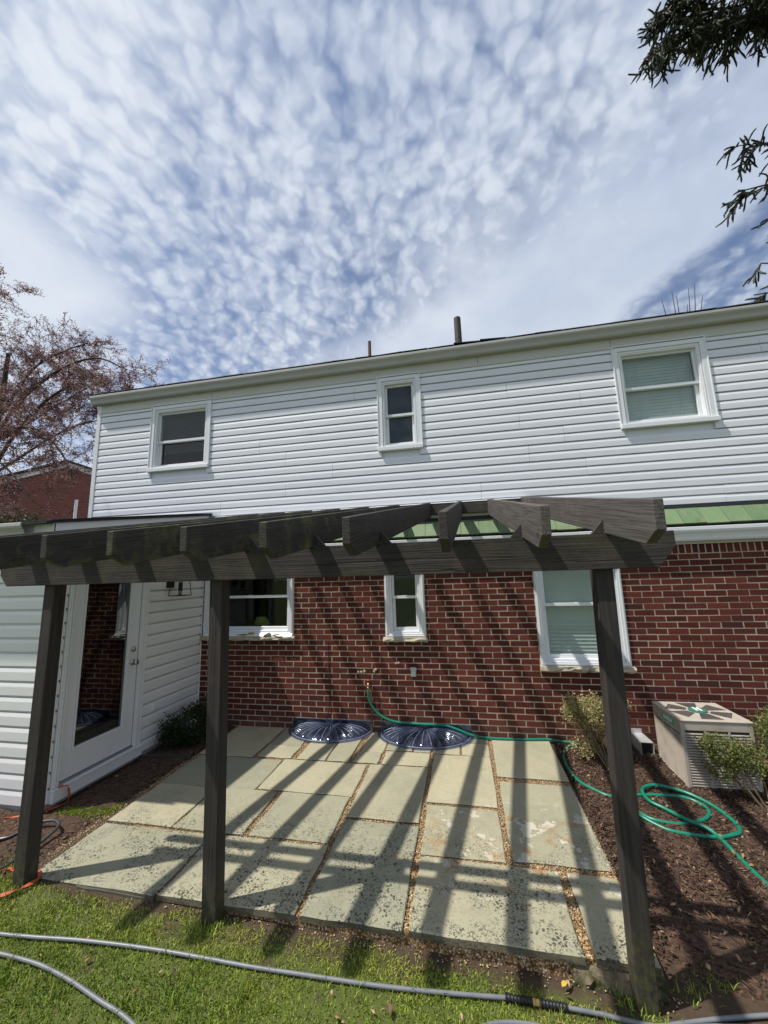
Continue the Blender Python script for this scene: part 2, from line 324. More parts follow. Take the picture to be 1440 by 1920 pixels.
# window glass: thin pane, mirror by Fresnel, the rest lets light through
def schlick(n):
    g_ = n.new('ShaderNodeNewGeometry'); dt = n.new('ShaderNodeVectorMath', operation='DOT_PRODUCT'); n.put(dt.inputs[0], g_.outputs['Normal']); n.put(dt.inputs[1], g_.outputs['Incoming'])
    k = n.math('SUBTRACT', 1.0, n.math('ABSOLUTE', dt.outputs['Value']), clamp=True)
    return n.math('ADD', .043, n.math('MULTIPLY', n.math('POWER', k, 5.0), .957))
def glass(name, tint, boost):
    m, n = mat(name); MATS[name] = m
    fac = n.math('MULTIPLY', schlick(n), boost, clamp=True)
    t = n.new('ShaderNodeBsdfTransparent'); t.inputs[0].default_value = (*tint, 1)
    gl = n.new('ShaderNodeBsdfGlossy'); gl.inputs['Roughness'].default_value = .015; gl.inputs[0].default_value = (.95, 1, .98, 1)
    n.put(gl.inputs['Normal'], n.bump(n.noise(n.pos(), 3.5, 2), .04, .02))
    mx = n.new('ShaderNodeMixShader'); n.put(mx.inputs[0], fac); n.l.new(t.outputs[0], mx.inputs[1]); n.l.new(gl.outputs[0], mx.inputs[2])
    n.l.new(mx.outputs[0], n.new('ShaderNodeOutputMaterial').inputs[0])
glass('glass', (.80, .86, .84), 1.05); glass('glass_door', (.45, .48, .48), 2.5)
m, n = mat('screen'); MATS['screen'] = m                    # insect screen mesh: dark, half open, dewy
o = n.pos(); b = n.new('ShaderNodeBsdfPrincipled'); n.put(b.inputs['Base Color'], n.mix(n.math('MULTIPLY', n.ramp(n.noise(o, 130, 3, .8), .62, .72), n.ramp(n.noise(o, 3.2, 3), .42, .55)), (.012, .013, .014), (.12, .13, .135))); b.inputs['Roughness'].default_value = .6
t = n.new('ShaderNodeBsdfTransparent'); mx = n.new('ShaderNodeMixShader'); mx.inputs[0].default_value = .72
n.l.new(t.outputs[0], mx.inputs[1]); n.l.new(b.outputs[0], mx.inputs[2]); n.l.new(mx.outputs[0], n.new('ShaderNodeOutputMaterial').inputs[0])
m, n = mat('clear_plastic'); MATS['clear_plastic'] = m
t = n.new('ShaderNodeBsdfTransparent'); t.inputs[0].default_value = (.42, .48, .68, 1)
gl = n.new('ShaderNodeBsdfGlossy'); gl.inputs['Roughness'].default_value = .07
n.put(gl.inputs['Normal'], n.bump(n.noise(n.pos(), 30, 3, .6), .25, .01))
hz = n.new('ShaderNodeBsdfDiffuse'); hz.inputs[0].default_value = (.30, .35, .50, 1)
m1 = n.new('ShaderNodeMixShader'); n.put(m1.inputs[0], n.ramp(n.noise(n.scale(n.pos(), (1, 1, 1)), 9, 5, .7), .40, .78, .04, .26)); n.l.new(t.outputs[0], m1.inputs[1]); n.l.new(hz.outputs[0], m1.inputs[2])
m2 = n.new('ShaderNodeMixShader'); n.put(m2.inputs[0], n.math('MULTIPLY', schlick(n), 1.6, clamp=True)); n.l.new(m1.outputs[0], m2.inputs[1]); n.l.new(gl.outputs[0], m2.inputs[2])
n.l.new(m2.outputs[0], n.new('ShaderNodeOutputMaterial').inputs[0])
m, n = mat('water_film'); MATS['water_film'] = m
n.out((.10, .095, .08), .06, n.bump(n.noise(n.pos(), 30, 3), .25, .01), .8)
# soil under grass, mulch
m, n = mat('lawn_soil'); MATS['lawn_soil'] = m
o = n.pos(); s = n.sep(o)
c = n.mix(n.noise(o, 26, 6, .75), (.035, .024, .016), (.115, .082, .055))
green = n.math('MULTIPLY', n.ramp(n.math('ADD', s[1], n.math('MULTIPLY', n.noise(o, 4.5, 5, .65), .55)), -2.24, -2.40), n.ramp(n.noise(o, 7, 4), .25, .42))
c = n.mix(n.math('MULTIPLY', green, .9), c, n.mix(n.noise(o, 40, 5, .8), (.055, .078, .016), (.135, .16, .042)))
n.out(c, .95, n.bump(n.noise(o, 70, 5, .75), .8, .012), .15)
m, n = mat('mulch'); MATS['mulch'] = m
o = n.pos(); v = n.voro(n.scale(n.vmath('ADD', o, n.scale(n.noisec(o, 20), (.06, .06, 0))), (1, 2.2, 1)), 48, out='Color')
c = n.mix(n.sep(v)[0], (.032, .020, .014), (.150, .090, .062)); c = n.mix(n.ramp(n.noise(o, 2.4, 4), .45, .7), c, (.085, .058, .042))
n.out(c, .95, n.bump(n.math('ADD', n.noise(o, 55, 5, .8), n.sep(v)[1]), 1., .015), .15)

# ------------------------------------------------------------------ mesh helpers
WLOC = {}
class MB:
    def __init__(s): s.v = []; s.f = []; s.a = []; s.cur = 0.
    def add(s, vs, fs):
        b = len(s.v); s.v += [tuple(p) for p in vs]; s.f += [tuple(b+i for i in q) for q in fs]; s.a += [s.cur]*len(vs); return s
    def box(s, x0, x1, y0, y1, z0, z1):
        x0, x1 = min(x0, x1), max(x0, x1); y0, y1 = min(y0, y1), max(y0, y1); z0, z1 = min(z0, z1), max(z0, z1)
        return s.add([(x0, y0, z0), (x1, y0, z0), (x1, y1, z0), (x0, y1, z0), (x0, y0, z1), (x1, y0, z1), (x1, y1, z1), (x0, y1, z1)],
                     [(0, 3, 2, 1), (4, 5, 6, 7), (0, 1, 5, 4), (1, 2, 6, 5), (2, 3, 7, 6), (3, 0, 4, 7)])
    def quad(s, a, b, c, d): return s.add([a, b, c, d], [(0, 1, 2, 3)])
    def prism(s, poly, fn0, fn1, cap=True):
        k = len(poly); vs = [fn0(*p) for p in poly]+[fn1(*p) for p in poly]
        fs = [(i, (i+1) % k, k+(i+1) % k, k+i) for i in range(k)]
        if cap: fs += [tuple(range(k-1, -1, -1)), tuple(range(k, 2*k))]
        return s.add(vs, fs)
    def strip(s, poly, fn0, fn1):               # open profile
        k = len(poly); vs = [fn0(*p) for p in poly]+[fn1(*p) for p in poly]
        return s.add(vs, [(i, i+1, k+i+1, k+i) for i in range(k-1)])
    def tube(s, pts, rad, seg=8, cap=True):
        pts = [Vector(p) for p in pts]; k = len(pts)
        if not hasattr(rad, '__len__'): rad = [rad]*k
        vs = []; fs = []; up = None
        for i, p in enumerate(pts):
            t = (pts[min(i+1, k-1)]-pts[max(i-1, 0)]).normalized()
            if up is None: up = Vector((0, 0, 1)) if abs(t.z) < .9 else Vector((1, 0, 0))
            a = t.cross(up)
            if a.length < 1e-5: a = t.cross(Vector((0, 1, 0)))
            a.normalize(); b = a.cross(t).normalized(); up = b
            for j in range(seg):
                w = 2*math.pi*j/seg; vs.append(p+(a*math.cos(w)+b*math.sin(w))*rad[i])
        for i in range(k-1):
            for j in range(seg):
                fs.append((i*seg+j, i*seg+(j+1) % seg, (i+1)*seg+(j+1) % seg, (i+1)*seg+j))
        if cap: fs += [tuple(range(seg)), tuple(range((k-1)*seg+seg-1, (k-1)*seg-1, -1))]
        return s.add(vs, fs)
    def lathe(s, prof, c, axis='z', seg=20):
        vs = []; fs = []; k = len(prof)
        for (rr, h) in prof:
            for j in range(seg):
                w = 2*math.pi*j/seg; a, b = rr*math.cos(w), rr*math.sin(w)
                vs.append({'z': (c[0]+a, c[1]+b, c[2]+h), 'y': (c[0]+a, c[1]+h, c[2]+b), 'x': (c[0]+h, c[1]+a, c[2]+b)}[axis])
        for i in range(k-1):
            for j in range(seg): fs.append((i*seg+j, i*seg+(j+1) % seg, (i+1)*seg+(j+1) % seg, (i+1)*seg+j))
        fs += [tuple(range(seg)), tuple(range((k-1)*seg+seg-1, (k-1)*seg-1, -1))]
        return s.add(vs, fs)
    def mesh(s, name, mtl, origin=(0, 0, 0), smooth=False):
        me = bpy.data.meshes.new(name)
        me.from_pydata([(x-origin[0], y-origin[1], z-origin[2]) for x, y, z in s.v], [], s.f)
        bm = bmesh.new(); bm.from_mesh(me); bmesh.ops.recalc_face_normals(bm, faces=bm.faces); bm.to_mesh(me); bm.free()
        if smooth: me.polygons.foreach_set('use_smooth', [True]*len(me.polygons))
        at = me.attributes.new('rnd', 'FLOAT', 'POINT'); at.data.foreach_set('value', s.a)
        me.materials.append(M(mtl)); return me
    def build(s, name, mtl, parent=None, origin=(0, 0, 0), smooth=False, bevel=0, **props):
        o = bpy.data.objects.new(name, s.mesh(name, mtl, origin, smooth)); link(o, parent, origin)
        if bevel:
            b = o.modifiers.new('edge', 'BEVEL'); b.width = bevel; b.segments = 1; b.limit_method = 'ANGLE'
        for k, v in props.items(): o[k] = v
        return o
def link(o, parent, origin):
    COL.objects.link(o); WLOC[o.name] = Vector(origin)
    po = WLOC[parent.name] if parent else Vector((0, 0, 0))
    o.location = Vector(origin)-po
    if parent: o.parent = parent
def thing(name, label, cat, loc=(0, 0, 0), group=None, kind=None):
    o = bpy.data.objects.new(name, None); o.empty_display_size = .1; link(o, None, loc)
    o['label'] = label; o['category'] = cat
    if group: o['group'] = group
    if kind: o['kind'] = kind
    return o
def tag(o, label, cat, group=None, kind=None):
    o['label'] = label; o['category'] = cat
    if group: o['group'] = group
    if kind: o['kind'] = kind
    return o
def npmesh(name, V, F, rnd, mtl, parent=None, smooth=False, **props):
    V = np.asarray(V, np.float32).reshape(-1, 3); F = np.asarray(F, np.int32); k = F.shape[1]
    me = bpy.data.meshes.new(name); me.vertices.add(len(V)); me.vertices.foreach_set('co', V.ravel())
    me.loops.add(F.size); me.loops.foreach_set('vertex_index', F.ravel())
    me.polygons.add(len(F)); me.polygons.foreach_set('loop_start', np.arange(len(F), dtype=np.int32)*k); me.polygons.foreach_set('loop_total', np.full(len(F), k, np.int32))
    at = me.attributes.new('rnd', 'FLOAT', 'POINT'); at.data.foreach_set('value', np.asarray(rnd, np.float32))
    me.update(calc_edges=True); me.validate(); me.materials.append(M(mtl))
    if smooth: me.polygons.foreach_set('use_smooth', [True]*len(me.polygons))
    o = bpy.data.objects.new(name, me); link(o, parent, (0, 0, 0) if not parent else WLOC[parent.name])
    if parent:
        V2 = V-np.array(WLOC[parent.name], np.float32); me.vertices.foreach_set('co', V2.ravel())
    for a, v in props.items(): o[a] = v
    return o
def catmull(pts, n=6):
    P = [Vector(p) for p in pts]; P = [2*P[0]-P[1]]+P+[2*P[-1]-P[-2]]; out = []
    for i in range(1, len(P)-2):
        a, b, c, d = P[i-1:i+3]
        for k in range(n):
            t = k/n; out.append(.5*((2*b)+(c-a)*t+(2*a-5*b+4*c-d)*t*t+(3*b-a-3*c+d)*t**3))
    out.append(P[-2]); return out
def vnoise(x, y, seed=0):
    """cheap smooth value noise in numpy, about 0..1"""
    x = np.asarray(x, float); y = np.asarray(y, float)
    xi = np.floor(x).astype(int); yi = np.floor(y).astype(int); fx = x-xi; fy = y-yi; fx = fx*fx*(3-2*fx); fy = fy*fy*(3-2*fy)
    def hsh(a, b):
        v = np.sin(a*127.1+b*311.7+seed*74.7)*43758.5453; return v-np.floor(v)
    return (hsh(xi, yi)*(1-fx)+hsh(xi+1, yi)*fx)*(1-fy)+(hsh(xi, yi+1)*(1-fx)+hsh(xi+1, yi+1)*fx)*fy
def gh(x, y):
    t = np.clip(-np.asarray(y, float)/2.6, 0, 1.4); uu = np.clip((np.asarray(x, float)+3.4)/3.5, 0, 1)
    return -.02-t*(.01+.11*uu)
def grid_cells(u0, u1, v0, v1, holes):
    """cells of a rectangle that lie outside every hole"""
    us = sorted({u0, u1, *[h[0] for h in holes if u0 < h[0] < u1], *[h[1] for h in holes if u0 < h[1] < u1]})
    vs = sorted({v0, v1, *[h[2] for h in holes if v0 < h[2] < v1], *[h[3] for h in holes if v0 < h[3] < v1]})
    for a, b in zip(us, us[1:]):
        for c, d_ in zip(vs, vs[1:]):
            mu, mv = (a+b)/2, (c+d_)/2
            if not any(h[0] < mu < h[1] and h[2] < mv < h[3] for h in holes): yield a, b, c, d_
# ================================================================== SETTING
xs = np.unique(np.round(np.concatenate([[-300, -120, -60, -35, -22, -16], np.arange(-12, 8.01, .25), [11, 16, 24, 40, 70, 130, 300]]), 3))
ys = np.unique(np.round(np.concatenate([[-300, -120, -60, -30, -18, -12, -9], np.arange(-7, 1.01, .2), [3, 6, 10, 16, 28, 50, 100, 300]]), 3))
X, Y = np.meshgrid(xs, ys); Z = gh(X, Y)+(vnoise(X*2, Y*2, 1)-.5)*.012*(np.abs(X) < 14)
V = np.stack([X, Y, Z], -1).reshape(-1, 3); nx = len(xs); I = np.arange(len(ys)-1)[:, None]*nx+np.arange(nx-1)[None]
gr = npmesh('lawn_ground', V, np.stack([I, I+1, I+1+nx, I+nx], -1).reshape(-1, 4), np.zeros(len(V)), 'lawn_soil', smooth=True, kind='structure')
def bed(name, x0, x1, y0, y1, up, step=.06, fn=None):
    xs = np.arange(x0, x1+.001, step); ys = np.arange(y0, y1+.001, step); X, Y = np.meshgrid(xs, ys)
    if fn is not None: X = fn(X, Y)
    edge = np.clip(np.minimum.reduce([X-x0, x1-X, Y-y0, (y1+.3)-Y])/.10, 0, 1)
    Z = gh(X, Y)+up*edge-.006+(vnoise(X*7, Y*7, 5)*.018+vnoise(X*23, Y*23, 6)*.010)*edge
    nx = len(xs); I = np.arange(len(ys)-1)[:, None]*nx+np.arange(nx-1)[None]
    V = np.stack([X, Y, Z], -1).reshape(-1, 3)
    return npmesh(name, V, np.stack([I, I+1, I+1+nx, I+nx], -1).reshape(-1, 4), np.zeros(len(V)), 'mulch', smooth=True, kind='structure')
bed('mulch_bed', .245, 6.0, -2.45, .02, .028); bed('mulch_bed', -4.06, -3.47, -1.86, .02, .014); bed('mulch_bed', -9.0, -3.50, -2.30, -1.94, .014)
def gz_r(x, y): return float(gh(x, y))+.028

# ------------------------------------------------------------------ patio
pz = lambda y: .008*min(y, 0)
pb = MB()
pb.add([(-3.46, -2.475, pz(-2.475)-.016), (.215, -2.475, pz(-2.475)-.016), (.225, -.004, -.014), (-3.50, -.004, -.014)], [(0, 1, 2, 3)])
pb.add([(-3.46, -2.475, -.16), (.215, -2.475, -.16), (.225, -.004, -.16), (-3.50, -.004, -.16)], [(0, 3, 2, 1)])
pb.add([(-3.46, -2.475, -.16), (.215, -2.475, -.16), (.215, -2.475, -.036), (-3.46, -2.475, -.036)], [(0, 1, 2, 3)])
pb.add([(.215, -2.475, -.16), (.225, -.004, -.16), (.225, -.004, -.014), (.215, -2.475, -.036)], [(0, 1, 2, 3)])
pb.add([(-3.46, -2.475, -.16), (-3.50, -.004, -.16), (-3.50, -.004, -.014), (-3.46, -2.475, -.036)], [(0, 1, 2, 3)])
patio = pb.build('patio', 'joint_gravel', None, kind='structure')
STONES = [  # x0, x1 front; y0 (lawn side), y1 (house side)
 (-3.41, -2.495, -2.487, -1.940), (-2.475, -1.605, -2.487, -1.938), (-1.575, -1.012, -2.487, -1.640), (-.972, -.125, -2.487, -1.935), (-.070, .205, -2.487, -1.940),
 (-3.42, -2.862, -1.912, -1.368), (-2.845, -2.272, -1.912, -1.352), (-2.228, -1.622, -1.905, -1.338), (-1.582, -1.015, -1.598, -.770),
 (-.972, -.425, -1.905, -1.352), (-3.43, -2.490, -1.350, -.795), (-2.478, -1.612, -1.322, -.768), (-.985, -.420, -1.310, -.478),
 (-3.46, -2.838, -.778, -.012), (-2.805, -2.430, -.748, -.475), (-2.815, -2.440, -.462, -.012), (-2.365, -2.062, -.745, -.012), (-2.045, -1.812, -.742, -.012),
 (-1.772, -1.515, -.742, -.512), (-1.752, -1.510, -.500, -.012), (-1.480, -1.018, -.738, -.462), (-1.490, -1.215, -.440, -.012), (-1.195, -1.020, -.440, -.012),
 (-.995, -.722, -.452, -.012), (-.702, -.425, -.452, -.165), (-.690, -.420, -.150, -.012), (-.382, .218, -.838, -.010), (-.382, .215, -1.885, -.922)]
for i, (x0, x1, y0, y1) in enumerate(STONES):
    rr = random.Random(i*13+1); pts = []
    nxs = 4 if x1-x0 > .3 else 3; nys = 4 if y1-y0 > .3 else 3; j = .006
    for k in range(nxs): pts.append((x0+(x1-x0)*k/nxs, y0))
    for k in range(nys): pts.append((x1, y0+(y1-y0)*k/nys))
    for k in range(nxs): pts.append((x1-(x1-x0)*k/nxs, y1))
    for k in range(nys): pts.append((x0, y1-(y1-y0)*k/nys))
    pts = [(a+rr.uniform(-j, j), b+rr.uniform(-j, j)) for a, b in pts]
    cx, cy = (x0+x1)/2, (y0+y1)/2; tx_, ty_ = rr.uniform(-.004, .004), rr.uniform(-.004, .004); dz = rr.uniform(-.003, .003)
    top = lambda a, b: .008*b+dz+tx_*(a-cx)+ty_*(b-cy)
    ins = .006; k = len(pts); vs = []
    for a, b in pts: vs.append((a+(cx-a)*ins/max(abs(a-cx), .1), b+(cy-b)*ins/max(abs(b-cy), .1), top(a, b)))
    for a, b in pts: vs.append((a, b, top(a, b)-.005))
    for a, b in pts: vs.append((a+rr.uniform(-.004, .004), b+rr.uniform(-.004, .006), top(a, b)-.036))
    fs = [tuple(range(k))]+[(q*k+i2, q*k+(i2+1) % k, (q+1)*k+(i2+1) % k, (q+1)*k+i2) for q in range(2) for i2 in range(k)]+[tuple(range(3*k-1, 2*k-1, -1))]
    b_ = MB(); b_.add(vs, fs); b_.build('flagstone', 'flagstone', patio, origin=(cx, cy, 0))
# rough lump of old concrete under the lawn-side edge, next to the right post
oc = MB(); rr = random.Random(9); nu, nw = 22, 8; vs = []
for iu in range(nu+1):
    x = -.185+.40*iu/nu
    for iw in range(nw+1):
        w_ = iw/nw; a_ = math.pi*.5*w_*1.25; vs.append((x+rr.uniform(-.006, .006), -2.470-.048*math.sin(min(a_, 1.57))*(.75+.5*rr.random()), -.056-.115*w_+rr.uniform(-.008, .008)))
oc.add(vs, [(i*(nw+1)+k, (i+1)*(nw+1)+k, (i+1)*(nw+1)+k+1, i*(nw+1)+k+1) for i in range(nu) for k in range(nw)])
oc.build('concrete_footing', 'old_concrete', patio)
pv, pf, pr_ = [], [], []
def scatter_pebbles(name, mtl, pts, smin, smax, parent=None, flat=.6, **props):
    """small irregular octahedra"""
    n_ = len(pts); S = rng.uniform(smin, smax, (n_, 1)); base = np.array([[1, 0, 0], [0, 1, 0], [-1, 0, 0], [0, -1, 0], [0, 0, 1], [0, 0, -1]], float)
    Vv = base[None]*S[:, None]*rng.uniform(.6, 1.25, (n_, 6, 1)); Vv[:, :, 2] *= flat
    a = rng.uniform(0, 6.28, n_); c, s = np.cos(a)[:, None], np.sin(a)[:, None]
    xx = Vv[:, :, 0]*c-Vv[:, :, 1]*s; yy = Vv[:, :, 0]*s+Vv[:, :, 1]*c; Vv = np.stack([xx, yy, Vv[:, :, 2]], -1)+np.asarray(pts)[:, None]
    tri = np.array([[0, 1, 4], [1, 2, 4], [2, 3, 4], [3, 0, 4], [1, 0, 5], [2, 1, 5], [3, 2, 5], [0, 3, 5]])
    F = (np.arange(n_)[:, None, None]*6+tri[None]).reshape(-1, 3)
    return npmesh(name, Vv.reshape(-1, 3), F, np.repeat(rng.random(n_), 6), mtl, parent, **props)
# gravel in the joints
cand = np.stack([rng.uniform(-3.49, .222, 60000), rng.uniform(-2.48, -.01, 60000)], -1); ok = np.ones(len(cand), bool)
for x0, x1, y0, y1 in STONES: ok &= ~((cand[:, 0] > x0) & (cand[:, 0] < x1) & (cand[:, 1] > y0) & (cand[:, 1] < y1))
cand = cand[ok]; cand = cand[:9000]
scatter_pebbles('joint_pebbles', 'pebble', np.column_stack([cand, .008*cand[:, 1]-.011+rng.uniform(0, .006, len(cand))]), .003, .0065, patio, kind='stuff')
# loose stones spilt along the lawn edge and on the left border
q = np.concatenate([np.column_stack([rng.uniform(-2.4, .3, 260), -2.488-np.abs(rng.normal(0, .016, 260))]), np.column_stack([-3.47-np.abs(rng.normal(0, .03, 700)), rng.uniform(-2.3, -.9, 700)])])
scatter_pebbles('loose_gravel', 'pebble', np.column_stack([q, gh(q[:, 0], q[:, 1])+.004]), .003, .0075, kind='stuff')

# ================================================================== HOUSE
house = thing('house', 'two-storey house with white lapped siding above a red brick ground floor', 'house', (0, 0, 0))
ROW = .0653; BL = .2032; BZ0 = .55
HOLES = [(-4.03, -2.745, 1.09, 1.955), (-1.545, -1.055, 1.075, 1.955), (.21, 1.13, .775, 1.955)]
HX0, HX1 = -6.10, 5.2
wall = MB()
for a, b, c, d_ in grid_cells(HX0, HX1, -.2, 2.12, HOLES): wall.quad((a, .0008, c), (b, .0008, c), (b, .0008, d_), (a, .0008, d_))
for x0, x1, z0, z1 in HOLES:
    wall.quad((x0, .0008, z0), (x0, .13, z0), (x0, .13, z1), (x0, .0008, z1)); wall.quad((x1, .0008, z0), (x1, .13, z0), (x1, .13, z1), (x1, .0008, z1))
    wall.quad((x0, .0008, z1), (x1, .0008, z1), (x1, .13, z1), (x0, .13, z1)); wall.quad((x0, .0008, z0), (x1, .0008, z0), (x1, .13, z0), (x0, .13, z0))
wall.quad((HX1, .0008, -.2), (HX1, 7, -.2), (HX1, 7, 2.6), (HX1, .0008, 2.6)); wall.quad((HX0, .0008, -.2), (HX0, 7, -.2), (HX0, 7, 2.6), (HX0, .0008, 2.6)); wall.quad((HX0, 7, -.2), (HX1, 7, -.2), (HX1, 7, 2.6), (HX0, 7, 2.6))
brick_wall = wall.build('brick_wall', 'mortar', house)
def brick_geo(mb, x0, x1, z0, z1, seed):
    rr = random.Random(seed); j = lambda a: rr.uniform(-a, a); b = .003; yf = rr.uniform(-.0025, .0)
    o4 = [(x0+j(.0015), z0+j(.0015)), (x1+j(.0015), z0+j(.0015)), (x1+j(.0015), z1+j(.0015)), (x0+j(.0015), z1+j(.0015))]
    cx, cz = (x0+x1)/2, (z0+z1)/2
    i4 = [(x+(b if x < cx else -b)+j(.0015), z+(b if z < cz else -b)+j(.001)) for x, z in o4]
    vs = [(x, .05, z) for x, z in o4]+[(x, yf+.004, z) for x, z in o4]+[(x, yf, z) for x, z in i4]
    fs = [(k, (k+1) % 4, 4+(k+1) % 4, 4+k) for k in range(4)]+[(4+k, 4+(k+1) % 4, 8+(k+1) % 4, 8+k) for k in range(4)]+[(8, 9, 10, 11)]
    mb.add(vs, fs)
bricks = []
for mrow in range(-10, 22):
    zc = BZ0+mrow*ROW; z0, z1 = zc-ROW/2+.0036, zc+ROW/2-.0036
    off = 0 if mrow % 2 == 0 else BL/2
    b0 = int((-4.2-off)/BL)-1
    for b in range(b0, 27):
        xa, xb = b*BL+off+.0038, (b+1)*BL+off-.0038
        segs = [(xa, xb)]
        for hx0, hx1, hz0, hz1 in HOLES:
            if hz0-.035 < zc < hz1+.02:
                ns = []
                for p, q2 in segs:
                    if q2 <= hx0 or p >= hx1: ns.append((p, q2))
                    else:
                        if p < hx0-.02: ns.append((p, hx0-.004))
                        if q2 > hx1+.02: ns.append((hx1+.004, q2))
                segs = ns
        for p, q2 in segs:
            if q2 > -4.08 and p < 5.2: bricks.append((p, q2, z0, z1, mrow))
zr0 = BZ0+21.5*ROW+.004
x = -4.05
while x < 5.1:                                    # rowlock course under the pent roof
    bricks.append((x+.005, x+ROW-.005, zr0, 2.075, 99)); x += ROW+.0005
def seen_size(bk):
    p = Vector(((bk[0]+bk[1])/2, 0, (bk[2]+bk[3])/2))-CAM; dz = p.dot(f); sx = 720+728.1*p.dot(r)/dz; sy = 960-728.1*p.dot(u)/dz
    hid = 1.81 < p.z+CAM.z < 2.02 and sx < 1255
    return 0 if not (-20 < sx < 1455) or hid else (bk[1]-bk[0])*(bk[3]-bk[2])/p.length**2*1e4
order = sorted(range(len(bricks)), key=lambda i: -seen_size(bricks[i])); single = set(order[:300])
shapes = []
for k in range(8):
    mb = MB(); brick_geo(mb, -BL/2+.0038, BL/2-.0038, -ROW/2+.0036, ROW/2-.0036, k); shapes.append(mb.mesh('brick', 'brick'))
rest = MB()
for i, bk in enumerate(bricks):
    if i in single:
        cx, cz = (bk[0]+bk[1])/2, (bk[2]+bk[3])/2
        full = abs((bk[1]-bk[0])-(BL-.0076)) < .002 and bk[4] != 99
        if full: me = shapes[i % 8]
        else:
            mb = MB(); brick_geo(mb, bk[0]-cx, bk[1]-cx, bk[2]-cz, bk[3]-cz, i); me = mb.mesh('brick', 'brick')
        o = bpy.data.objects.new('brick', me); link(o, brick_wall, (cx, 0, cz))
    else:
        rest.cur = random.random(); brick_geo(rest, *bk[:4], i)
rest.build('bricks', 'brick', brick_wall, kind='stuff')

# ---- upper wall
PITCH = .1069; SZ0 = 2.5; SY = .05
UW = [(-5.10, -4.10), (-1.57, -1.0), (1.36, 2.35)]; UZ0, UZ1 = 3.43, 4.475
UHOLES = [(a+.03, b-.03, UZ0+.04, UZ1-.04) for a, b in UW]
sh = MB()
for a, b, c, d_ in grid_cells(HX0, HX1, 2.12, 4.66, UHOLES): sh.quad((a, SY+.018, c), (b, SY+.018, c), (b, SY+.018, d_), (a, SY+.018, d_))
sh.quad((HX0, SY+.004, 2.6), (HX0, 7, 2.6), (HX0, 7, 4.66), (HX0, SY+.004, 4.66)); sh.quad((HX1, SY+.004, 2.6), (HX1, 7, 2.6), (HX1, 7, 4.66), (HX1, SY+.004, 4.66)); sh.quad((HX0, 7, 2.6), (HX1, 7, 2.6), (HX1, 7, 4.66), (HX0, 7, 4.66))
siding_wall = sh.build('siding_wall', 'vinyl', house)
PROF = [(-.016, .0005), (.0150, -.004), (.0157, .056), (.0098, .0845), (-.013, .0860), (-.013, .1069), (-.016, .1069)]
seams = {0: [-4.78, -1.05, 2.30], 1: [-3.88, -.30], 2: [-2.9, .93, 3.9], 3: [-2.22, .30, 3.2], 4: [-5.3, -2.9, .72], 5: [-3.3, .22, 3.4], 6: [-2.65, .95], 7: [-3.6, .1, 3.6], 8: [-1.9, 2.9], 9: [-3.0, .6]}
for k in range(19):
    z = SZ0+k*PITCH
    cuts = sorted([HX0+.05]+seams[(k//2) % 10]+[HX1])
    for a, b in zip(cuts, cuts[1:]):
        segs = [(a, b)]
        for hx0, hx1, hz0, hz1 in UHOLES:
            if hz0-.07 < z+PITCH/2 < hz1+.02:
                ns = []
                for p, q2 in segs:
                    if q2 <= hx0 or p >= hx1: ns.append((p, q2))
                    else:
                        if p < hx0: ns.append((p, hx0))
                        if q2 > hx1: ns.append((hx1, q2))
                segs = ns
        for p, q2 in segs:
            mb = MB(); jx = random.uniform(-.0006, .0006); dy = random.uniform(-.0012, .0012)
            mb.prism([(o_, min(zz, .1069 if k < 18 else .09)) for o_, zz in PROF], lambda o_, zz: (p+.0014, SY-o_+dy, z+zz+jx), lambda o_, zz: (q2-.0014, SY-o_+dy, z+zz-jx))
            mb.build('siding_plank', 'vinyl', siding_wall, origin=((p+q2)/2, SY, z))
ct = MB(); ct.box(HX0-.012, HX0+.06, SY-.024, SY+.03, 2.60, 4.62); ct.box(HX0-.018, HX0+.0, SY-.010, SY+.07, 2.60, 4.62)
ct.build('corner_trim', 'trim', house, bevel=.004)
fz = MB()
for a, b in ((HX0-.01, -4.10), (-4.096, -.232), (-.228, 1.355), (1.359, 3.9), (3.904, HX1)): fz.box(a, b, SY-.022, SY+.004, 4.47, 4.64)
fz.box(HX0-.01, HX1, SY-.026, SY-.0221, 4.463, 4.476)
fz.build('frieze_board', 'cream_trim', house, bevel=.002)
def gutter_prof(y0, z1, w, h):       # K-style: back, bottom, ogee front, lip
    return [(y0, z1), (y0, z1-h), (y0-w*.58, z1-h), (y0-w*.66, z1-h+h*.12), (y0-w*.70, z1-h+h*.30), (y0-w*.80, z1-h+h*.48), (y0-w*.94, z1-h+h*.62), (y0-w, z1-h+h*.76), (y0-w, z1-.004), (y0-w*.97, z1), (y0-w*.90, z1), (y0-w*.90, z1-.010), (y0-w*.92, z1-.012), (y0-w*.9, z1-h*.3), (y0-w*.7, z1-h*.55), (y0-w*.6, z1-h+.006), (y0-.004, z1-h+.006), (y0-.004, z1)]
g1_ = MB(); P_ = gutter_prof(SY-.024, 4.722, .118, .125)
for a, b in ((HX0-.06, -2.6), (-2.597, 1.2), (1.203, HX1+.05)): g1_.prism(P_, lambda y, z: (a, y, z), lambda y, z: (b, y, z))
g1_.build('gutter', 'gutter', house)
rf = MB(); TA = math.tan(R(21))
rf.prism([(-.045, 4.728), (-.045, 4.752), (3.5, 4.752+3.545*TA), (7.1, 4.752), (7.1, 4.728), (3.5, 4.728+3.545*TA-.05)], lambda y, z: (HX0-.12, y, z), lambda y, z: (HX1+.12, y, z))
roof = rf.build('roof', 'roof_shingle', house)
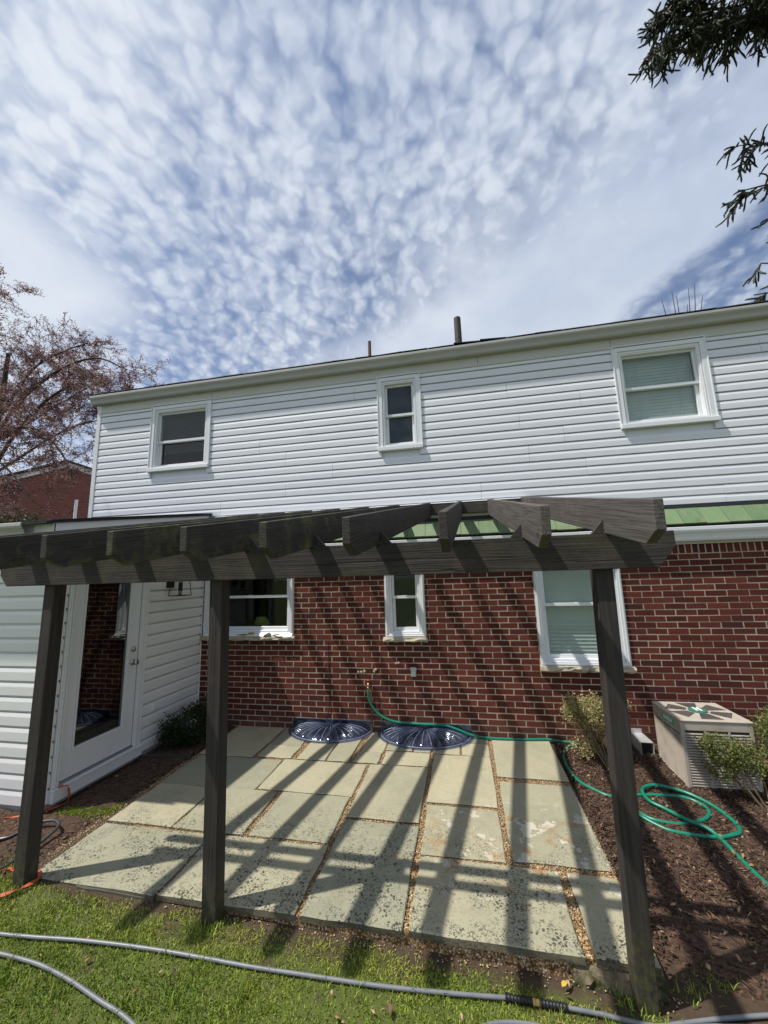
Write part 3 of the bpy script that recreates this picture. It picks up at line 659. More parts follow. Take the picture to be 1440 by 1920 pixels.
for i in range(34):                                # front course of shingles, lifted unevenly
    x = HX0-.12+i*.335; mb = MB(); dz = random.uniform(0, .010)+(.02 if abs(x+.35) < .2 else 0)
    mb.add([(x+.003, -.062, 4.750+dz), (x+.331, -.062, 4.750+random.uniform(0, .010)), (x+.331, .12, 4.756+.17*TA), (x+.003, .12, 4.756+.17*TA), (x+.003, -.062, 4.760+dz), (x+.331, -.062, 4.760+random.uniform(0, .01)), (x+.331, .12, 4.764+.17*TA), (x+.003, .12, 4.764+.17*TA)],
           [(0, 3, 2, 1), (4, 5, 6, 7), (0, 1, 5, 4), (1, 2, 6, 5), (2, 3, 7, 6), (3, 0, 4, 7)])
    mb.build('shingle', 'roof_shingle', roof, origin=(x, 0, 4.75))
def vent(x, y, rad, ztop, mtl, lab):
    zb = 4.752+(y+.045)*TA
    mb = MB(); mb.lathe([(rad, 0), (rad*1.02, (ztop-zb)*.45), (rad*1.06, (ztop-zb)*.46), (rad*1.03, (ztop-zb)*.5), (rad, ztop-zb-.006), (rad*.9, ztop-zb), (rad*.7, ztop-zb-.03)], (x, y, zb), seg=16)
    p = mb.build('vent_pipe', mtl, house, origin=(x, y, zb), smooth=False, label=lab)
    fl = MB(); fl.lathe([(rad*2.2, -.04), (rad*1.9, .03), (rad*1.05, .09)], (x, y, zb), seg=16); fl.build('flashing', 'flashing_black', p, origin=(x, y, zb))
vent(-1.84, .8, .026, 5.556, 'pipe_rust', 'thin rusty vent pipe'); vent(-.435, .8, .052, 5.735, 'pipe_dark', 'thick dark vent pipe')
hum = MB(); hum.add([(-.72, -.05, 4.765), (.05, -.05, 4.765), (-.2, .7, 5.19), (-.62, .7, 5.18), (-.42, .35, 4.99)], [(0, 1, 4), (1, 2, 4), (2, 3, 4), (3, 0, 4)]); hum.build('patched_shingles', 'roof_shingle', roof)
# ---- pent roof between the storeys
pm = MB(); pm.prism([(SY+.0, 2.505), (SY-.018, 2.505), (SY-.026, 2.452), (SY-.02, 2.44), (SY+.0, 2.44)], lambda y, z: (-4.0, y, z), lambda y, z: (HX1, y, z))
pm.prism([(SY, 2.44), (SY-.03, 2.435), (-.108, 2.268), (-.10, 2.25), (-.02, 2.245), (SY, 2.25)], lambda y, z: (-4.0, y, z), lambda y, z: (HX1, y, z))
pent = pm.build('pent_roof', 'flashing_black', house)
x = -4.0; i = 0
while x < HX1-.2:
    w_ = .214; mb = MB(); rr = random.Random(i); e = rr.uniform(-.004, .004); t = .010+rr.uniform(0, .004)
    a, b = (SY-.028, 2.446), (-.112, 2.262+e); nn = (-.72, .69)
    mb.prism([(x+.002, 0), (x+w_-.002, 0), (x+w_-.002, 1), (x+.002, 1)], lambda xx, s: (xx, a[0]+(b[0]-a[0])*s, a[1]+(b[1]-a[1])*s), lambda xx, s: (xx, a[0]+(b[0]-a[0])*s+nn[0]*t, a[1]+(b[1]-a[1])*s+nn[1]*t*(1 if s == 0 else 1.3)))
    mb.build('roof_slate', 'green_slate', pent, origin=(x, 0, 2.3)); x += w_; i += 1
pf_ = MB(); pf_.box(-4.0, HX1, -.022, -.002, 2.055, 2.244); pf_.build('fascia', 'cream_trim', house, bevel=.003)
pg = MB(); pg.prism(gutter_prof(-.0225, 2.236, .092, .15), lambda y, z: (-4.0, y, z), lambda y, z: (HX1, y, z)); pg.build('gutter', 'window_white', house)

# ---- windows
def boxes(mb, x0, x1, z0, z1, wl, wr, wb, wt, y0, y1):
    mb.box(x0, x0+wl, y0, y1, z0, z1); mb.box(x1-wr, x1, y0, y1, z0, z1)
    mb.box(x0+wl, x1-wr, y0, y1, z0, z0+wb); mb.box(x0+wl, x1-wr, y0, y1, z1-wt, z1)
def blind(win, x0, x1, z0, z1, y, pitch, mtl, tilt=.7, ragged=0):
    mb = MB(); z = z1
    while z > z0:
        hgt = pitch*1.02; dy = pitch*.22*tilt
        mb.add([(x0, y-dy, z-hgt), (x1, y-dy, z-hgt+random.uniform(-ragged, ragged)), (x1, y+dy, z), (x0, y+dy, z), (x0, y-dy+.001, z-hgt-.0015), (x1, y-dy+.001, z-hgt-.0015), (x1, y+dy+.001, z-.0015), (x0, y+dy+.001, z-.0015)], [(0, 1, 2, 3), (7, 6, 5, 4), (0, 4, 5, 1)]); z -= pitch
    mb.box(x0, x1, y-.012, y+.012, z1, z1+.03); mb.box(x0, x1, y-.008, y+.008, z-.012, z+.004)
    for t in (.22, .78): mb.box(x0+(x1-x0)*t-.0012, x0+(x1-x0)*t+.0012, y-.010, y-.008, z0, z1)
    return mb.build('blind', mtl, win)
def window(x0, x1, z0, z1, yw, style, lab=None, rail=None, head=.055, stone=None):
    win = bpy.data.objects.new('window', None); link(win, house, ((x0+x1)/2, yw, z0))
    if lab: win['label'] = lab
    fr = MB()
    if style == 'upper':
        w = .055
        boxes(fr, x0, x1, z0+.062, z1, w, w, .001, w+.005, yw-.026, yw+.02)
        boxes(fr, x0-.010, x1+.010, z0+.045, z1+.010, .012, .012, .001, .012, yw-.034, yw)
        jb = (x0+w, x1-w, z0+.062, z1-w-.005); boxes(fr, *jb, .036, .036, .022, .048, yw-.012, yw+.11)
        boxes(fr, jb[0]+.010, jb[1]-.010, jb[2]+.006, jb[3]-.02, .012, .012, .008, .012, yw-.018, yw+.0)
        ins = (jb[0]+.036, jb[1]-.036, jb[2]+.022, jb[3]-.048)
    else:
        w = .050
        boxes(fr, x0, x1, z0, z1, w, w, .042, w, yw-.018, yw+.05)
        boxes(fr, x0+.012, x1-.012, z0+.012, z1-.012, .016, .016, .012, .016, yw-.026, yw-.0181)
        jb = (x0+w, x1-w, z0+.042, z1-w); boxes(fr, *jb, .034, .034, .026, .034, yw+.004, yw+.12)
        ins = (jb[0]+.034, jb[1]-.034, jb[2]+.026, jb[3]-.034)
    fr.build('frame', 'window_white', win, origin=((x0+x1)/2, yw, z0), bevel=.0025)
    if style == 'upper':
        sl = MB(); sl.prism([(yw-.058, z0), (yw-.058, z0+.050), (yw-.0125, z0+.0615), (yw+.01, z0+.0615), (yw+.01, z0)], lambda y, z: (x0-.012, y, z), lambda y, z: (x1+.012, y, z)); sl.build('sill', 'window_white', win, bevel=.003)
    xm0, xm1, zb, zt = ins; zr = rail if rail else (zb+zt)/2
    ya = yw+.030; s = .034
    up = MB(); boxes(up, xm0+.001, xm1-.001, zr-.016, zt, s*.8, s*.8, .034, s*.8, ya, ya+.028); up.build('upper_sash', 'window_white', win, bevel=.002)
    lo = MB(); boxes(lo, xm0+.001, xm1-.001, zb, zr+.014, s, s, .042, .026, ya+.030, ya+.060)
    xm = (xm0+xm1)/2; lo.box(xm-.03, xm+.03, ya+.020, ya+.0299, zr+.0141, zr+.024); lo.build('lower_sash', 'window_white', win, bevel=.002)
    for (a, b, c, d_, yy) in ((xm0+s*.7, xm1-s*.7, zr+.01, zt-s*.7, ya+.014), (xm0+s*.9, xm1-s*.9, zb+.035, zr-.008, ya+.045)):
        pn = MB(); pn.quad((a, yy, c), (b, yy, c), (b, yy, d_), (a, yy, d_)); pn.build('pane', 'glass', win)
    it = MB(); a, b, c, d_ = x0+.02, x1-.02, z0+.02, z1-.02; y0, y1 = yw+.118, yw+1.5
    e = .5
    it.quad((a-e, y1, c-.3), (b+e, y1, c-.3), (b+e, y1, d_+.2), (a-e, y1, d_+.2)); it.quad((a, y0, c), (a-e, y1, c-.3), (a-e, y1, d_+.2), (a, y0, d_)); it.quad((b, y0, c), (b+e, y1, c-.3), (b+e, y1, d_+.2), (b, y0, d_)); it.quad((a, y0, c), (b, y0, c), (b+e, y1, c-.3), (a-e, y1, c-.3)); it.quad((a, y0, d_), (b, y0, d_), (b+e, y1, d_+.2), (a-e, y1, d_+.2))
    it.build('interior', 'interior', win)
    if stone:
        for a, b in zip(stone[2], stone[2][1:]):
            mb = MB(); nseg = max(3, int((b-a)/.05)); rr = random.Random(int(a*100)); zs = [stone[0], (stone[0]*2+stone[1])/3, (stone[0]+2*stone[1])/3, stone[1]]
            vs = []; rows = 5
            for k in range(nseg+1):
                xx = a+.003+(b-a-.006)*k/nseg
                vs += [(xx, .01, zs[0]), (xx, -.040+rr.uniform(-.008, .012), zs[0]+rr.uniform(0, .010)), (xx, -.052+rr.uniform(-.012, .012), zs[1]), (xx, -.050+rr.uniform(-.014, .012), zs[2]), (xx, -.046+rr.uniform(-.005, .005), zs[3]-.002), (xx, .03, zs[3]+.006)]
            L = 6; fs = [(k*L+q, (k+1)*L+q, (k+1)*L+(q+1) % L, k*L+(q+1) % L) for k in range(nseg) for q in range(L)]+[tuple(range(L)), tuple(range(nseg*L+L-1, nseg*L-1, -1))]
            mb.add(vs, fs); mb.build('sill_stone', 'sill_stone', win, origin=((a+b)/2, 0, stone[0]))
    return win, ins, ya
w1, i1, y1_ = window(*UW[0], UZ0, UZ1, SY, 'upper', 'upper window with a dark blind half raised', rail=3.905)
blind(w1, i1[0]+.01, i1[1]-.01, 3.93, i1[3]-.035, y1_+.075, .038, 'blind_dark', .9); blind(w1, i1[0]+.01, i1[1]-.01, 3.77, 3.87, y1_+.10, .028, 'blind_dark', .8, .004)
w2, i2, y2_ = window(*UW[1], UZ0, UZ1, SY, 'upper', 'narrow upper window with dewy dark screens', rail=3.935)
sc2 = MB(); sc2.box(i2[0], i2[1], y2_+.064, y2_+.066, i2[2], i2[3]); sc2.build('insect_screen', 'screen', w2)
w3, i3, y3_ = window(*UW[2], UZ0, UZ1, SY, 'upper', 'upper window with grey-green blinds drawn', rail=3.945)
blind(w3, i3[0]+.01, i3[1]-.01, i3[2]+.02, i3[3]-.035, y3_+.078, .040, 'blind', .25)
wa, ia, ya_ = window(-4.03, -2.745, 1.09, 1.955, 0, 'lower', 'wide ground-floor window with a dark room behind', rail=1.585, stone=(1.030, 1.089, (-4.06, -3.55, -3.10, -2.715)))
wb, ib, yb_ = window(-1.545, -1.055, 1.075, 1.955, 0, 'lower', 'narrow ground-floor window with dark screens', rail=1.545, stone=(1.018, 1.074, (-1.575, -1.035)))
scb = MB(); scb.box(ib[0], ib[1], yb_+.064, yb_+.066, ib[2], ib[3]); scb.build('insect_screen', 'screen', wb)
wc, ic, yc_ = window(.21, 1.13, .775, 1.955, 0, 'lower', 'ground-floor window with grey-green blinds drawn', rail=1.43, stone=(.708, .774, (.195, .70, 1.16)))
blind(wc, ic[0]+.01, ic[1]-.01, 1.19, ic[3]-.035, yc_+.078, .024, 'blind', .05); blind(wc, ic[0]+.01, ic[1]-.01, ic[2]+.02, 1.19, yc_+.078, .040, 'blind', .7)
ap = MB(); ap.add([(-4.00, -.052, 1.0905), (-2.75, -.052, 1.0905), (-2.75, -.019, 1.128), (-4.00, -.019, 1.128), (-4.0, -.019, 1.0905), (-2.75, -.019, 1.0905)], [(0, 1, 2, 3), (0, 4, 5, 1), (0, 3, 4), (1, 5, 2)]); ap.build('sill_flashing', 'window_white', wa)

# ================================================================== SIDE ADDITION
AX, AYF, AP = -4.07, -1.925, .1210
add = thing('side_addition', 'single-storey white sided addition with a glazed door, left of the patio', 'addition', (-6.0, -1, 0))
AX0 = -8.6
sw = MB(); zroof = lambda y: 2.742+.182*y
DH = (-1.845, -.955, .02, 2.08)
for a, b, c, d_ in grid_cells(AYF, 0, .03, 2.20, [DH]): sw.quad((AX-.018, a, c), (AX-.018, b, c), (AX-.018, b, d_), (AX-.018, a, d_))
sw.add([(AX-.018, AYF, 2.2), (AX-.018, 0, 2.2), (AX-.018, 0, zroof(0)-.05), (AX-.018, AYF, zroof(AYF)-.05)], [(0, 1, 2, 3)])
sw.quad((AX0, AYF+.018, .03), (AX-.018, AYF+.018, .03), (AX-.018, AYF+.018, 2.38), (AX0, AYF+.018, 2.38)); sw.quad((AX0, AYF+.004, .03), (AX0, 2.0, .03), (AX0, 2.0, 2.38), (AX0, AYF+.004, 2.38))
sw.quad((AX0, 2.0, .03), (HX0, 2.0, .03), (HX0, 2.0, 3.05), (AX0, 2.0, 3.05))
asw = sw.build('siding_wall', 'vinyl_side', add)
PA = [(-.016, .0005), (.0150, -.004), (.0158, .066), (.0097, .0965), (-.013, .0980), (-.013, AP), (-.016, AP)]
for k in range(18):
    z = .037+k*AP
    for a, b in ([(AYF+.035, DH[0]-.03), (DH[1]+.005, -.012)] if z < 2.08 else [(AYF+.035, -.012)]):
        if z+AP > zroof(a)-.06: continue
        mb = MB(); dx = random.uniform(-.001, .001)
        mb.prism(PA, lambda o_, zz: (AX+o_+dx, a, z+zz), lambda o_, zz: (AX+o_+dx, b, z+zz)); mb.build('siding_plank', 'vinyl_side', asw, origin=(AX, (a+b)/2, z))
    for a, b in ((AX0, -6.4), (-6.397, AX-.035)):
        mb = MB(); mb.prism(PA, lambda o_, zz: (a, AYF-o_, z+zz), lambda o_, zz: (b, AYF-o_, z+zz)); mb.build('siding_plank', 'vinyl_side', asw, origin=((a+b)/2, AYF, z))
act = MB(); act.box(AX-.036, AX+.016, AYF-.016, AYF+.002, .032, 2.29); act.box(AX-.001, AX+.0165, AYF+.0021, AYF+.036, .032, 2.30); act.build('corner_trim', 'vinyl_side', add, bevel=.003)
act = MB(); act.box(AX+.0005, AX+.020, -.012, -.0005, .04, 2.66); act.build('end_trim', 'vinyl_side', add, bevel=.003)
fd = MB(); fd.box(AX-.02, AX-.006, AYF+.01, -.002, -.15, .036); fd.box(AX0, AX-.03, AYF+.012, AYF+.03, -.15, .036); fd.build('foundation', 'concrete', add)
ry0 = -2.075
ar = MB(); ar.prism([(ry0-.10, zroof(ry0-.10)), (2.2, zroof(2.2)), (2.2, zroof(2.2)-.03), (ry0-.10, zroof(ry0-.1)-.016)], lambda y, z: (AX0-.1, y, z), lambda y, z: (HX0-.02, y, z))
ar.prism([(ry0-.10, zroof(ry0-.10)), (SY-.01, zroof(SY-.01)), (SY-.01, zroof(SY-.01)-.03), (ry0-.10, zroof(ry0-.1)-.016)], lambda y, z: (HX0-.02, y, z), lambda y, z: (AX+.065, y, z))
aroof = ar.build('roof', 'roof_shingle', add)
rk = MB(); rk.prism([(ry0-.02, zroof(ry0)-.022), (-.002, zroof(0)-.018), (-.002, zroof(0)-.130), (ry0-.02, zroof(ry0)-.128)], lambda y, z: (AX+.022, y, z), lambda y, z: (AX+.044, y, z)); rk.build('rake_board', 'trim', add, bevel=.003)
rk = MB(); rk.prism([(ry0-.02, zroof(ry0)-.128), (-.002, zroof(0)-.13), (-.002, zroof(0)-.14), (ry0-.02, zroof(ry0)-.138)], lambda y, z: (AX, y, z), lambda y, z: (AX+.04, y, z)); rk.build('soffit', 'trim', add)
fa = MB(); fa.box(AX0, AX+.044, ry0-.018, ry0-.002, zroof(ry0)-.15, zroof(ry0)-.024); fa.box(AX0, AX+.02, ry0-.001, AYF-.001, zroof(ry0)-.15, zroof(ry0)-.138); fa.build('fascia', 'trim', add, bevel=.003)
ag = MB(); ag.prism(gutter_prof(ry0-.0185, zroof(ry0)-.02, .112, .115), lambda y, z: (AX0-.05, y, z), lambda y, z: (AX-.17, y, z)); ag.build('gutter', 'gutter', add)
fl = MB(); fl.prism([(ry0-.06, zroof(ry0-.06)+.004), (SY-.03, zroof(SY-.03)+.004), (SY-.03, zroof(SY-.03)+.012), (ry0-.06, zroof(ry0-.06)+.012)], lambda y, z: (AX-.3, y, z), lambda y, z: (AX+.07, y, z)); fl.build('roof_edge', 'flashing_black', add)
vp_ = MB(); vp_.lathe([(.024, 0), (.024, .40), (.020, .405)], (-6.73, .35, 2.78), seg=12); vp_.build('vent_pipe', 'trim', add)
# door
dr = bpy.data.objects.new('door', None); link(dr, add, (AX, -1.4, .15))
cs = MB(); zt = 2.06
for (a, b) in ((-1.868, -1.808), (-1.040, -.950)):
    cs.box(AX, AX+.030, a, b, .132, zt+.03); cs.box(AX+.0301, AX+.038, a+.012, a+.026, .134, zt+.03); cs.box(AX+.0301, AX+.036, b-.024, b-.008, .134, zt+.03)
cs.box(AX, AX+.03, -1.808, -1.040, zt, zt+.08)
cs.build('casing', 'door_paint', dr, bevel=.004)
th = MB(); th.box(AX+.0, AX+.052, -1.872, -.945, .024, .118); th.box(AX-.03, AX+.060, -1.875, -.942, .1181, .131); th.build('kick_board', 'door_paint', dr, bevel=.003)
tr = MB(); tr.box(AX-.05, AX+.02, -1.807, -1.041, .1315, .150); tr.build('threshold', 'steel', dr)
lf = MB()
y0, y1, z0, z1 = -1.803, -1.046, .153, 2.055; gy0, gy1, gz0, gz1 = -1.690, -1.188, .385, 1.93
for a, b, c, d_ in grid_cells(y0, y1, z0, z1, [(gy0, gy1, gz0, gz1)]): lf.box(AX-.034, AX+.006, a+.00005, b-.00005, c+.00005, d_-.00005)
for (a, b, c, d_) in ((gy0-.018, gy0, gz0-.018, gz1+.018), (gy1, gy1+.018, gz0-.018, gz1+.018), (gy0, gy1, gz0-.018, gz0), (gy0, gy1, gz1, gz1+.018)): lf.box(AX+.0061, AX+.016, a, b, c, d_)
lf.build('door_leaf', 'door_paint', dr, bevel=.002)
pn = MB(); pn.quad((AX-.006, gy0, gz0), (AX-.006, gy1, gz0), (AX-.006, gy1, gz1), (AX-.006, gy0, gz1)); pn.build('pane', 'glass_door', dr)
it = MB(); e = AX-.08
it.box(AX-1.6, AX-1.59, -1.9, -.9, .1, 2.1); it.box(AX-1.6, AX-.05, -1.9, -1.89, .1, 2.1); it.box(AX-1.6, AX-.05, -.9, -.89, .1, 2.1); it.box(AX-1.6, AX-.05, -1.9, -.9, .1, .11); it.box(AX-1.6, AX-.05, -1.9, -.9, 2.09, 2.1); it.build('interior', 'interior', dr)
for z, nm in ((.985, 'door_knob'), (1.118, 'deadbolt')):
    k = MB(); yk = -1.108
    if nm == 'door_knob': k.lathe([(.030, 0), (.030, .006), (.012, .010), (.011, .028), (.024, .036), (.029, .048), (.027, .058), (.015, .066)], (AX+.0062, yk, z), 'x', 16)
    else: k.lathe([(.028, 0), (.028, .008), (.022, .016), (.012, .018), (.012, .024)], (AX+.0062, yk, z), 'x', 16)
    k.build(nm, 'nickel', dr, origin=(AX, yk, z), smooth=True)
for z in (.33, 1.02, 1.75):
    k = MB(); k.tube([(AX+.012, -1.806, z-.05), (AX+.012, -1.806, z+.05)], .007, 8); k.build('hinge', 'nickel', dr, origin=(AX, -1.806, z))
vb = MB(); vb.box(AX+.0125, AX+.030, -.80, -.675, .415, .500); vb.box(AX+.0301, AX+.034, -.79, -.685, .425, .490); vb.build('vent_cover', 'vinyl_side', add, bevel=.004)

# ================================================================== WALL LANTERN on the addition
lt = thing('wall_lantern', 'black metal frame lantern on the white wall right of the door', 'lamp', (AX+.01, -.64, 1.64))
lb = MB(); LC = (AX+.16, -.64); zb, zt = 1.648, 1.90
bs = .085; ts = .062
bot = [(LC[0]+sx*bs, LC[1]+sy*bs, zb) for sx, sy in ((-1, -1), (1, -1), (1, 1), (-1, 1))]; top = [(LC[0]+sx*ts, LC[1]+sy*ts, zt) for sx, sy in ((-1, -1), (1, -1), (1, 1), (-1, 1))]
for k in range(4):
    lb.tube([bot[k], top[k]], .0045, 6); lb.tube([bot[k], bot[(k+1) % 4]], .0055, 6); lb.tube([top[k], top[(k+1) % 4]], .0055, 6)
lb.build('cage', 'iron', lt)
cp = MB(); cp.lathe([(.085, 0), (.08, .01), (.03, .05), (.008, .07)], (LC[0], LC[1], zt), seg=4); cp.build('cap', 'iron', lt)
bp = MB(); bp.box(AX+.0125, AX+.028, -.70, -.58, 1.74, 1.98); bp.tube([(AX+.02, -.64, 1.93), (AX+.08, -.64, 1.98), (LC[0], LC[1], 1.965)], .008, 8); bp.build('wall_bracket', 'iron', lt)
for dy in (-.016, .018):
    cn = MB(); cn.lathe([(.013, 0), (.013, .10), (.009, .105)], (LC[0], LC[1]+dy, zb+.05), seg=10); cn.tube([(LC[0], LC[1]+dy, zb+.05), (LC[0], LC[1], zb+.002)], .004, 6); cn.build('candle_socket', 'iron', lt)

# ================================================================== PERGOLA
pg_ = thing('pergola', 'dark brown timber pergola with raking rafters standing over the patio', 'pergola', (-1.65, -2.53, -.08))
BZ, BT = 1.808, 1.992
POSTS = [(-3.395, -3.400, -.045), (-2.075, -2.118, -.08), (.105, .140, -.15)]
PY0, PY1 = -2.573, -2.486
for xb, xt, zb in POSTS:
    mb = MB(); h_ = .0445; nseg = 6; c = .004; vs = []
    for k in range(nseg+1):
        t = k/nseg; xx = xb+(xt-xb)*t; z = zb-.12+(1.975-zb+.12)*t
        ring = [(xx-h_+c, PY0), (xx+h_-c, PY0), (xx+h_, PY0+c), (xx+h_, PY1-c), (xx+h_-c, PY1), (xx-h_+c, PY1), (xx-h_, PY1-c), (xx-h_, PY0+c)]
        vs += [(a, b, z) for a, b in ring]
    mb.add(vs, [(k*8+q, k*8+(q+1) % 8, (k+1)*8+(q+1) % 8, (k+1)*8+q) for k in range(nseg) for q in range(8)]+[tuple(range(7, -1, -1)), tuple(range(nseg*8, nseg*8+8))])
    mb.build('post', 'wood_post', pg_, origin=(xb, -2.53, zb))
prof = [(-3.79, BT), (-3.79, 1.885), (-3.726, BZ), (.384, BZ), (.470, 1.915), (.470, BT)]
for y0 in (-2.612, -2.485):
    mb = MB(); mb.prism(prof, lambda x, z: (x, y0, z), lambda x, z: (x, y0+.038, z)); mb.build('beam_board', 'wood_x', pg_, origin=(-1.65, y0, BZ), bevel=.003)
SL = .1987; YF = -3.15; rz = lambda y: 2.071+(y-YF)*SL
RF = [(.169, .165), (-.2445, -.222), (-.654, -.566), (-1.084, -.945), (-1.49, -1.335), (-1.918, -1.73), (-2.32, -2.115), (-2.746, -2.50), (-3.165, -2.885), (-3.585, -3.27)]
hw = .0195; depth = .187
for i, (xf, xr) in enumerate(RF):
    y0, y1 = YF+random.uniform(-.012, .012), -.032
    side = [(y0, rz(y0)), (y0+.004, rz(y0)-.122), (y0+.10, rz(y0+.10)-depth), (y1, rz(y1)-depth), (y1, rz(y1))]
    fx = lambda y, s: xf+(xr-xf)*(y-YF)/3.1+s*hw
    mb = MB(); mb.prism(side, lambda y, z: (fx(y, -1), y, z), lambda y, z: (fx(y, 1), y, z))
    ra = mb.build('rafter', 'wood_y_moss' if 4 <= i <= 8 else 'wood_y_worn_sunlit' if i < 2 else 'wood_y', pg_, origin=(xf, YF, 2.0), bevel=.003)
    if i in (4, 5, 6): ra['label'] = 'mossy green rafter'
    s_ = 1 if i > 2 else -1
    xx = fx(-2.593, 0); bk = MB()
    bk.add([(xx+s_*(hw+.001), -2.612, BT+.001), (xx+s_*(hw+.06), -2.612, BT+.001), (xx+s_*(hw+.001), -2.612, BT+.07), (xx+s_*(hw+.001), -2.574, BT+.001), (xx+s_*(hw+.06), -2.574, BT+.001), (xx+s_*(hw+.001), -2.574, BT+.07)], [(0, 1, 2), (3, 5, 4), (0, 3, 4, 1), (1, 4, 5, 2), (0, 2, 5, 3)])
    bk.build('bracket', 'wood_y', ra)
lg = MB(); lg.box(-3.92, .19, -.031, .006, 2.535, 2.675); lg.build('ledger_board', 'wood_x', pg_, bevel=.003)
lg = MB(); lg.add([(-3.92, -.034, 2.6755), (.215, -.034, 2.6755), (.215, SY-.014, 2.690), (-3.92, SY-.014, 2.690), (-3.92, -.034, 2.680), (.215, -.034, 2.680), (.215, SY-.014, 2.698), (-3.92, SY-.014, 2.698)], [(0, 3, 2, 1), (4, 5, 6, 7), (0, 1, 5, 4), (1, 2, 6, 5), (2, 3, 7, 6), (3, 0, 4, 7)]); lg.build('ledger_flashing', 'trim', pg_)
# ================================================================== THINGS ON AND ALONG THE WALL
def well_cover(cx, rx, ry, label):
    t = thing('window_well_cover', label, 'well cover', (cx, 0, 0), 'clear plastic window well covers')
    A, Bn = 150, 10; vs = []; zb = pz(0)
    prof = [(0.0, .066), (.22, .064), (.45, .058), (.66, .048), (.82, .035), (.92, .022), (.97, .014), (1.0, .012), (1.10, .011)]
    for s, z in prof:
        for k in range(A+1):
            th = math.pi*k/A; rib = (1-abs(((th*15/math.pi) % 1)*2-1)) if .15 < s < .96 else 0
            zz = z+(.028*math.sin(math.pi*min(1, s/.97))**.5*rib if s < .96 else 0)
            vs.append((cx-rx*s*math.cos(th), -.012-ry*s*math.sin(th), zb+zz))
    k1 = A+1; fs = [(i*k1+j, i*k1+j+1, (i+1)*k1+j+1, (i+1)*k1+j) for i in range(len(prof)-1) for j in range(A)]
    m_ = MB(); m_.add(vs, fs); m_.build('dome', 'clear_plastic', t, origin=(cx, 0, 0))
    rg_ = MB()
    for q in range(15):
        th = math.pi*(q+.5)/15; P3 = []
        for s, z in ((.20, .080), (.45, .083), (.66, .074), (.82, .058), (.93, .036), (.975, .017)): P3.append((cx-rx*s*math.cos(th), -.012-ry*s*math.sin(th), zb+z+.002))
        rg_.tube(P3, [.0025, .0034, .004, .004, .004, .003], 6)
    rg_.tube([(cx-rx*1.02*math.cos(math.pi*k/40), -.012-ry*1.02*math.sin(math.pi*k/40), .012) for k in range(41)], .006, 6)
    rg_.build('ridges', 'plastic_edge', t, origin=(cx, 0, 0), smooth=True)
    fl = MB(); fl.box(cx-rx*1.04, cx+rx*1.04, -.008, -.005, .012, .118); fl.box(cx-rx*1.04, cx+rx*1.04, -.013, -.005, .1181, .122); fl.build('back_flange', 'clear_plastic', t, origin=(cx, 0, 0))
    dk = MB(); vs = [(cx-rx*.97*math.cos(math.pi*k/40), -.004-ry*.97*math.sin(math.pi*k/40), .0095) for k in range(41)]; lo_ = [(x, y, -.03) for x, y, z in vs]
    dk.add(vs+lo_, [tuple(range(41))]+[(k, k+1, 42+k, 41+k) for k in range(40)]); dk.build('well_shade_plate', 'well_shade', t, origin=(cx, 0, 0))  # flat dark plate above the slabs; its colour stands for the well's shade
well_cover(-2.245, .475, .345, 'clear ribbed plastic cover against the brick wall, under the hanging black cable')
well_cover(-1.115, .500, .370, 'clear ribbed plastic cover against the brick wall, with the green hose lying across its back')

ob = thing('outlet_box', 'small grey electrical outlet box on the bricks below the narrow window', 'outlet', (-1.22, 0, .63))
m_ = MB(); m_.box(-1.252, -1.190, -.036, -.002, .632, .735); m_.build('box', 'box_grey', ob, bevel=.004)
m_ = MB(); m_.box(-1.257, -1.185, -.042, -.0361, .700, .738); m_.box(-1.249, -1.193, -.044, -.0361, .636, .698); m_.build('cover', 'galvanised', ob, bevel=.003)
sp = thing('garden_tap', 'small outdoor tap with a red handle on the brick wall above the green hose end', 'tap', (-1.765, 0, .53))
m_ = MB(); m_.tube([(-1.765, -.002, .552), (-1.765, -.045, .552), (-1.765, -.062, .540), (-1.765, -.064, .508)], .012, 10); m_.build('spout', 'brass', sp, smooth=True)
m_ = MB(); m_.lathe([(.006, 0), (.006, .022), (.024, .024), (.024, .031), (.010, .034)], (-1.765, -.042, .560), seg=12); m_.build('handle', 'red_paint', sp, smooth=True)
dp = MB(); dp.tube([(-1.738, -.012, .50), (-1.737, -.014, .30), (-1.739, -.012, -.01)], .009, 8); tag(dp.build('conduit', 'pipe_rust', None, origin=(-1.738, -.012, 0)), 'thin rusty vertical pipe on the bricks between the two plastic covers', 'pipe')
cb = MB(); cb.tube(catmull([(-2.277, .0, 1.015), (-2.276, -.012, 1.0), (-2.272, -.008, .80), (-2.255, -.010, .48), (-2.262, -.010, .30), (-2.295, -.012, .125)], 5), .0045, 6); tag(cb.build('cable', 'rubber', None, origin=(-2.28, 0, .12)), 'thin black cable hanging down the brick wall to a plastic cover', 'cable')
mo = MB(); rr = random.Random(4)
for x, z in ((-1.90, .665), (-1.86, .668), (-1.82, .675), (-1.695, .69), (-1.68, .70), (-1.70, .675), (-1.43, .775), (-1.40, .778)):
    mo.lathe([(.018, 0), (.016, -.006), (.008, -.012)], (x, .004, z), 'y', 7)
mo.build('mortar_smear', 'mortar', brick_wall, kind='stuff')
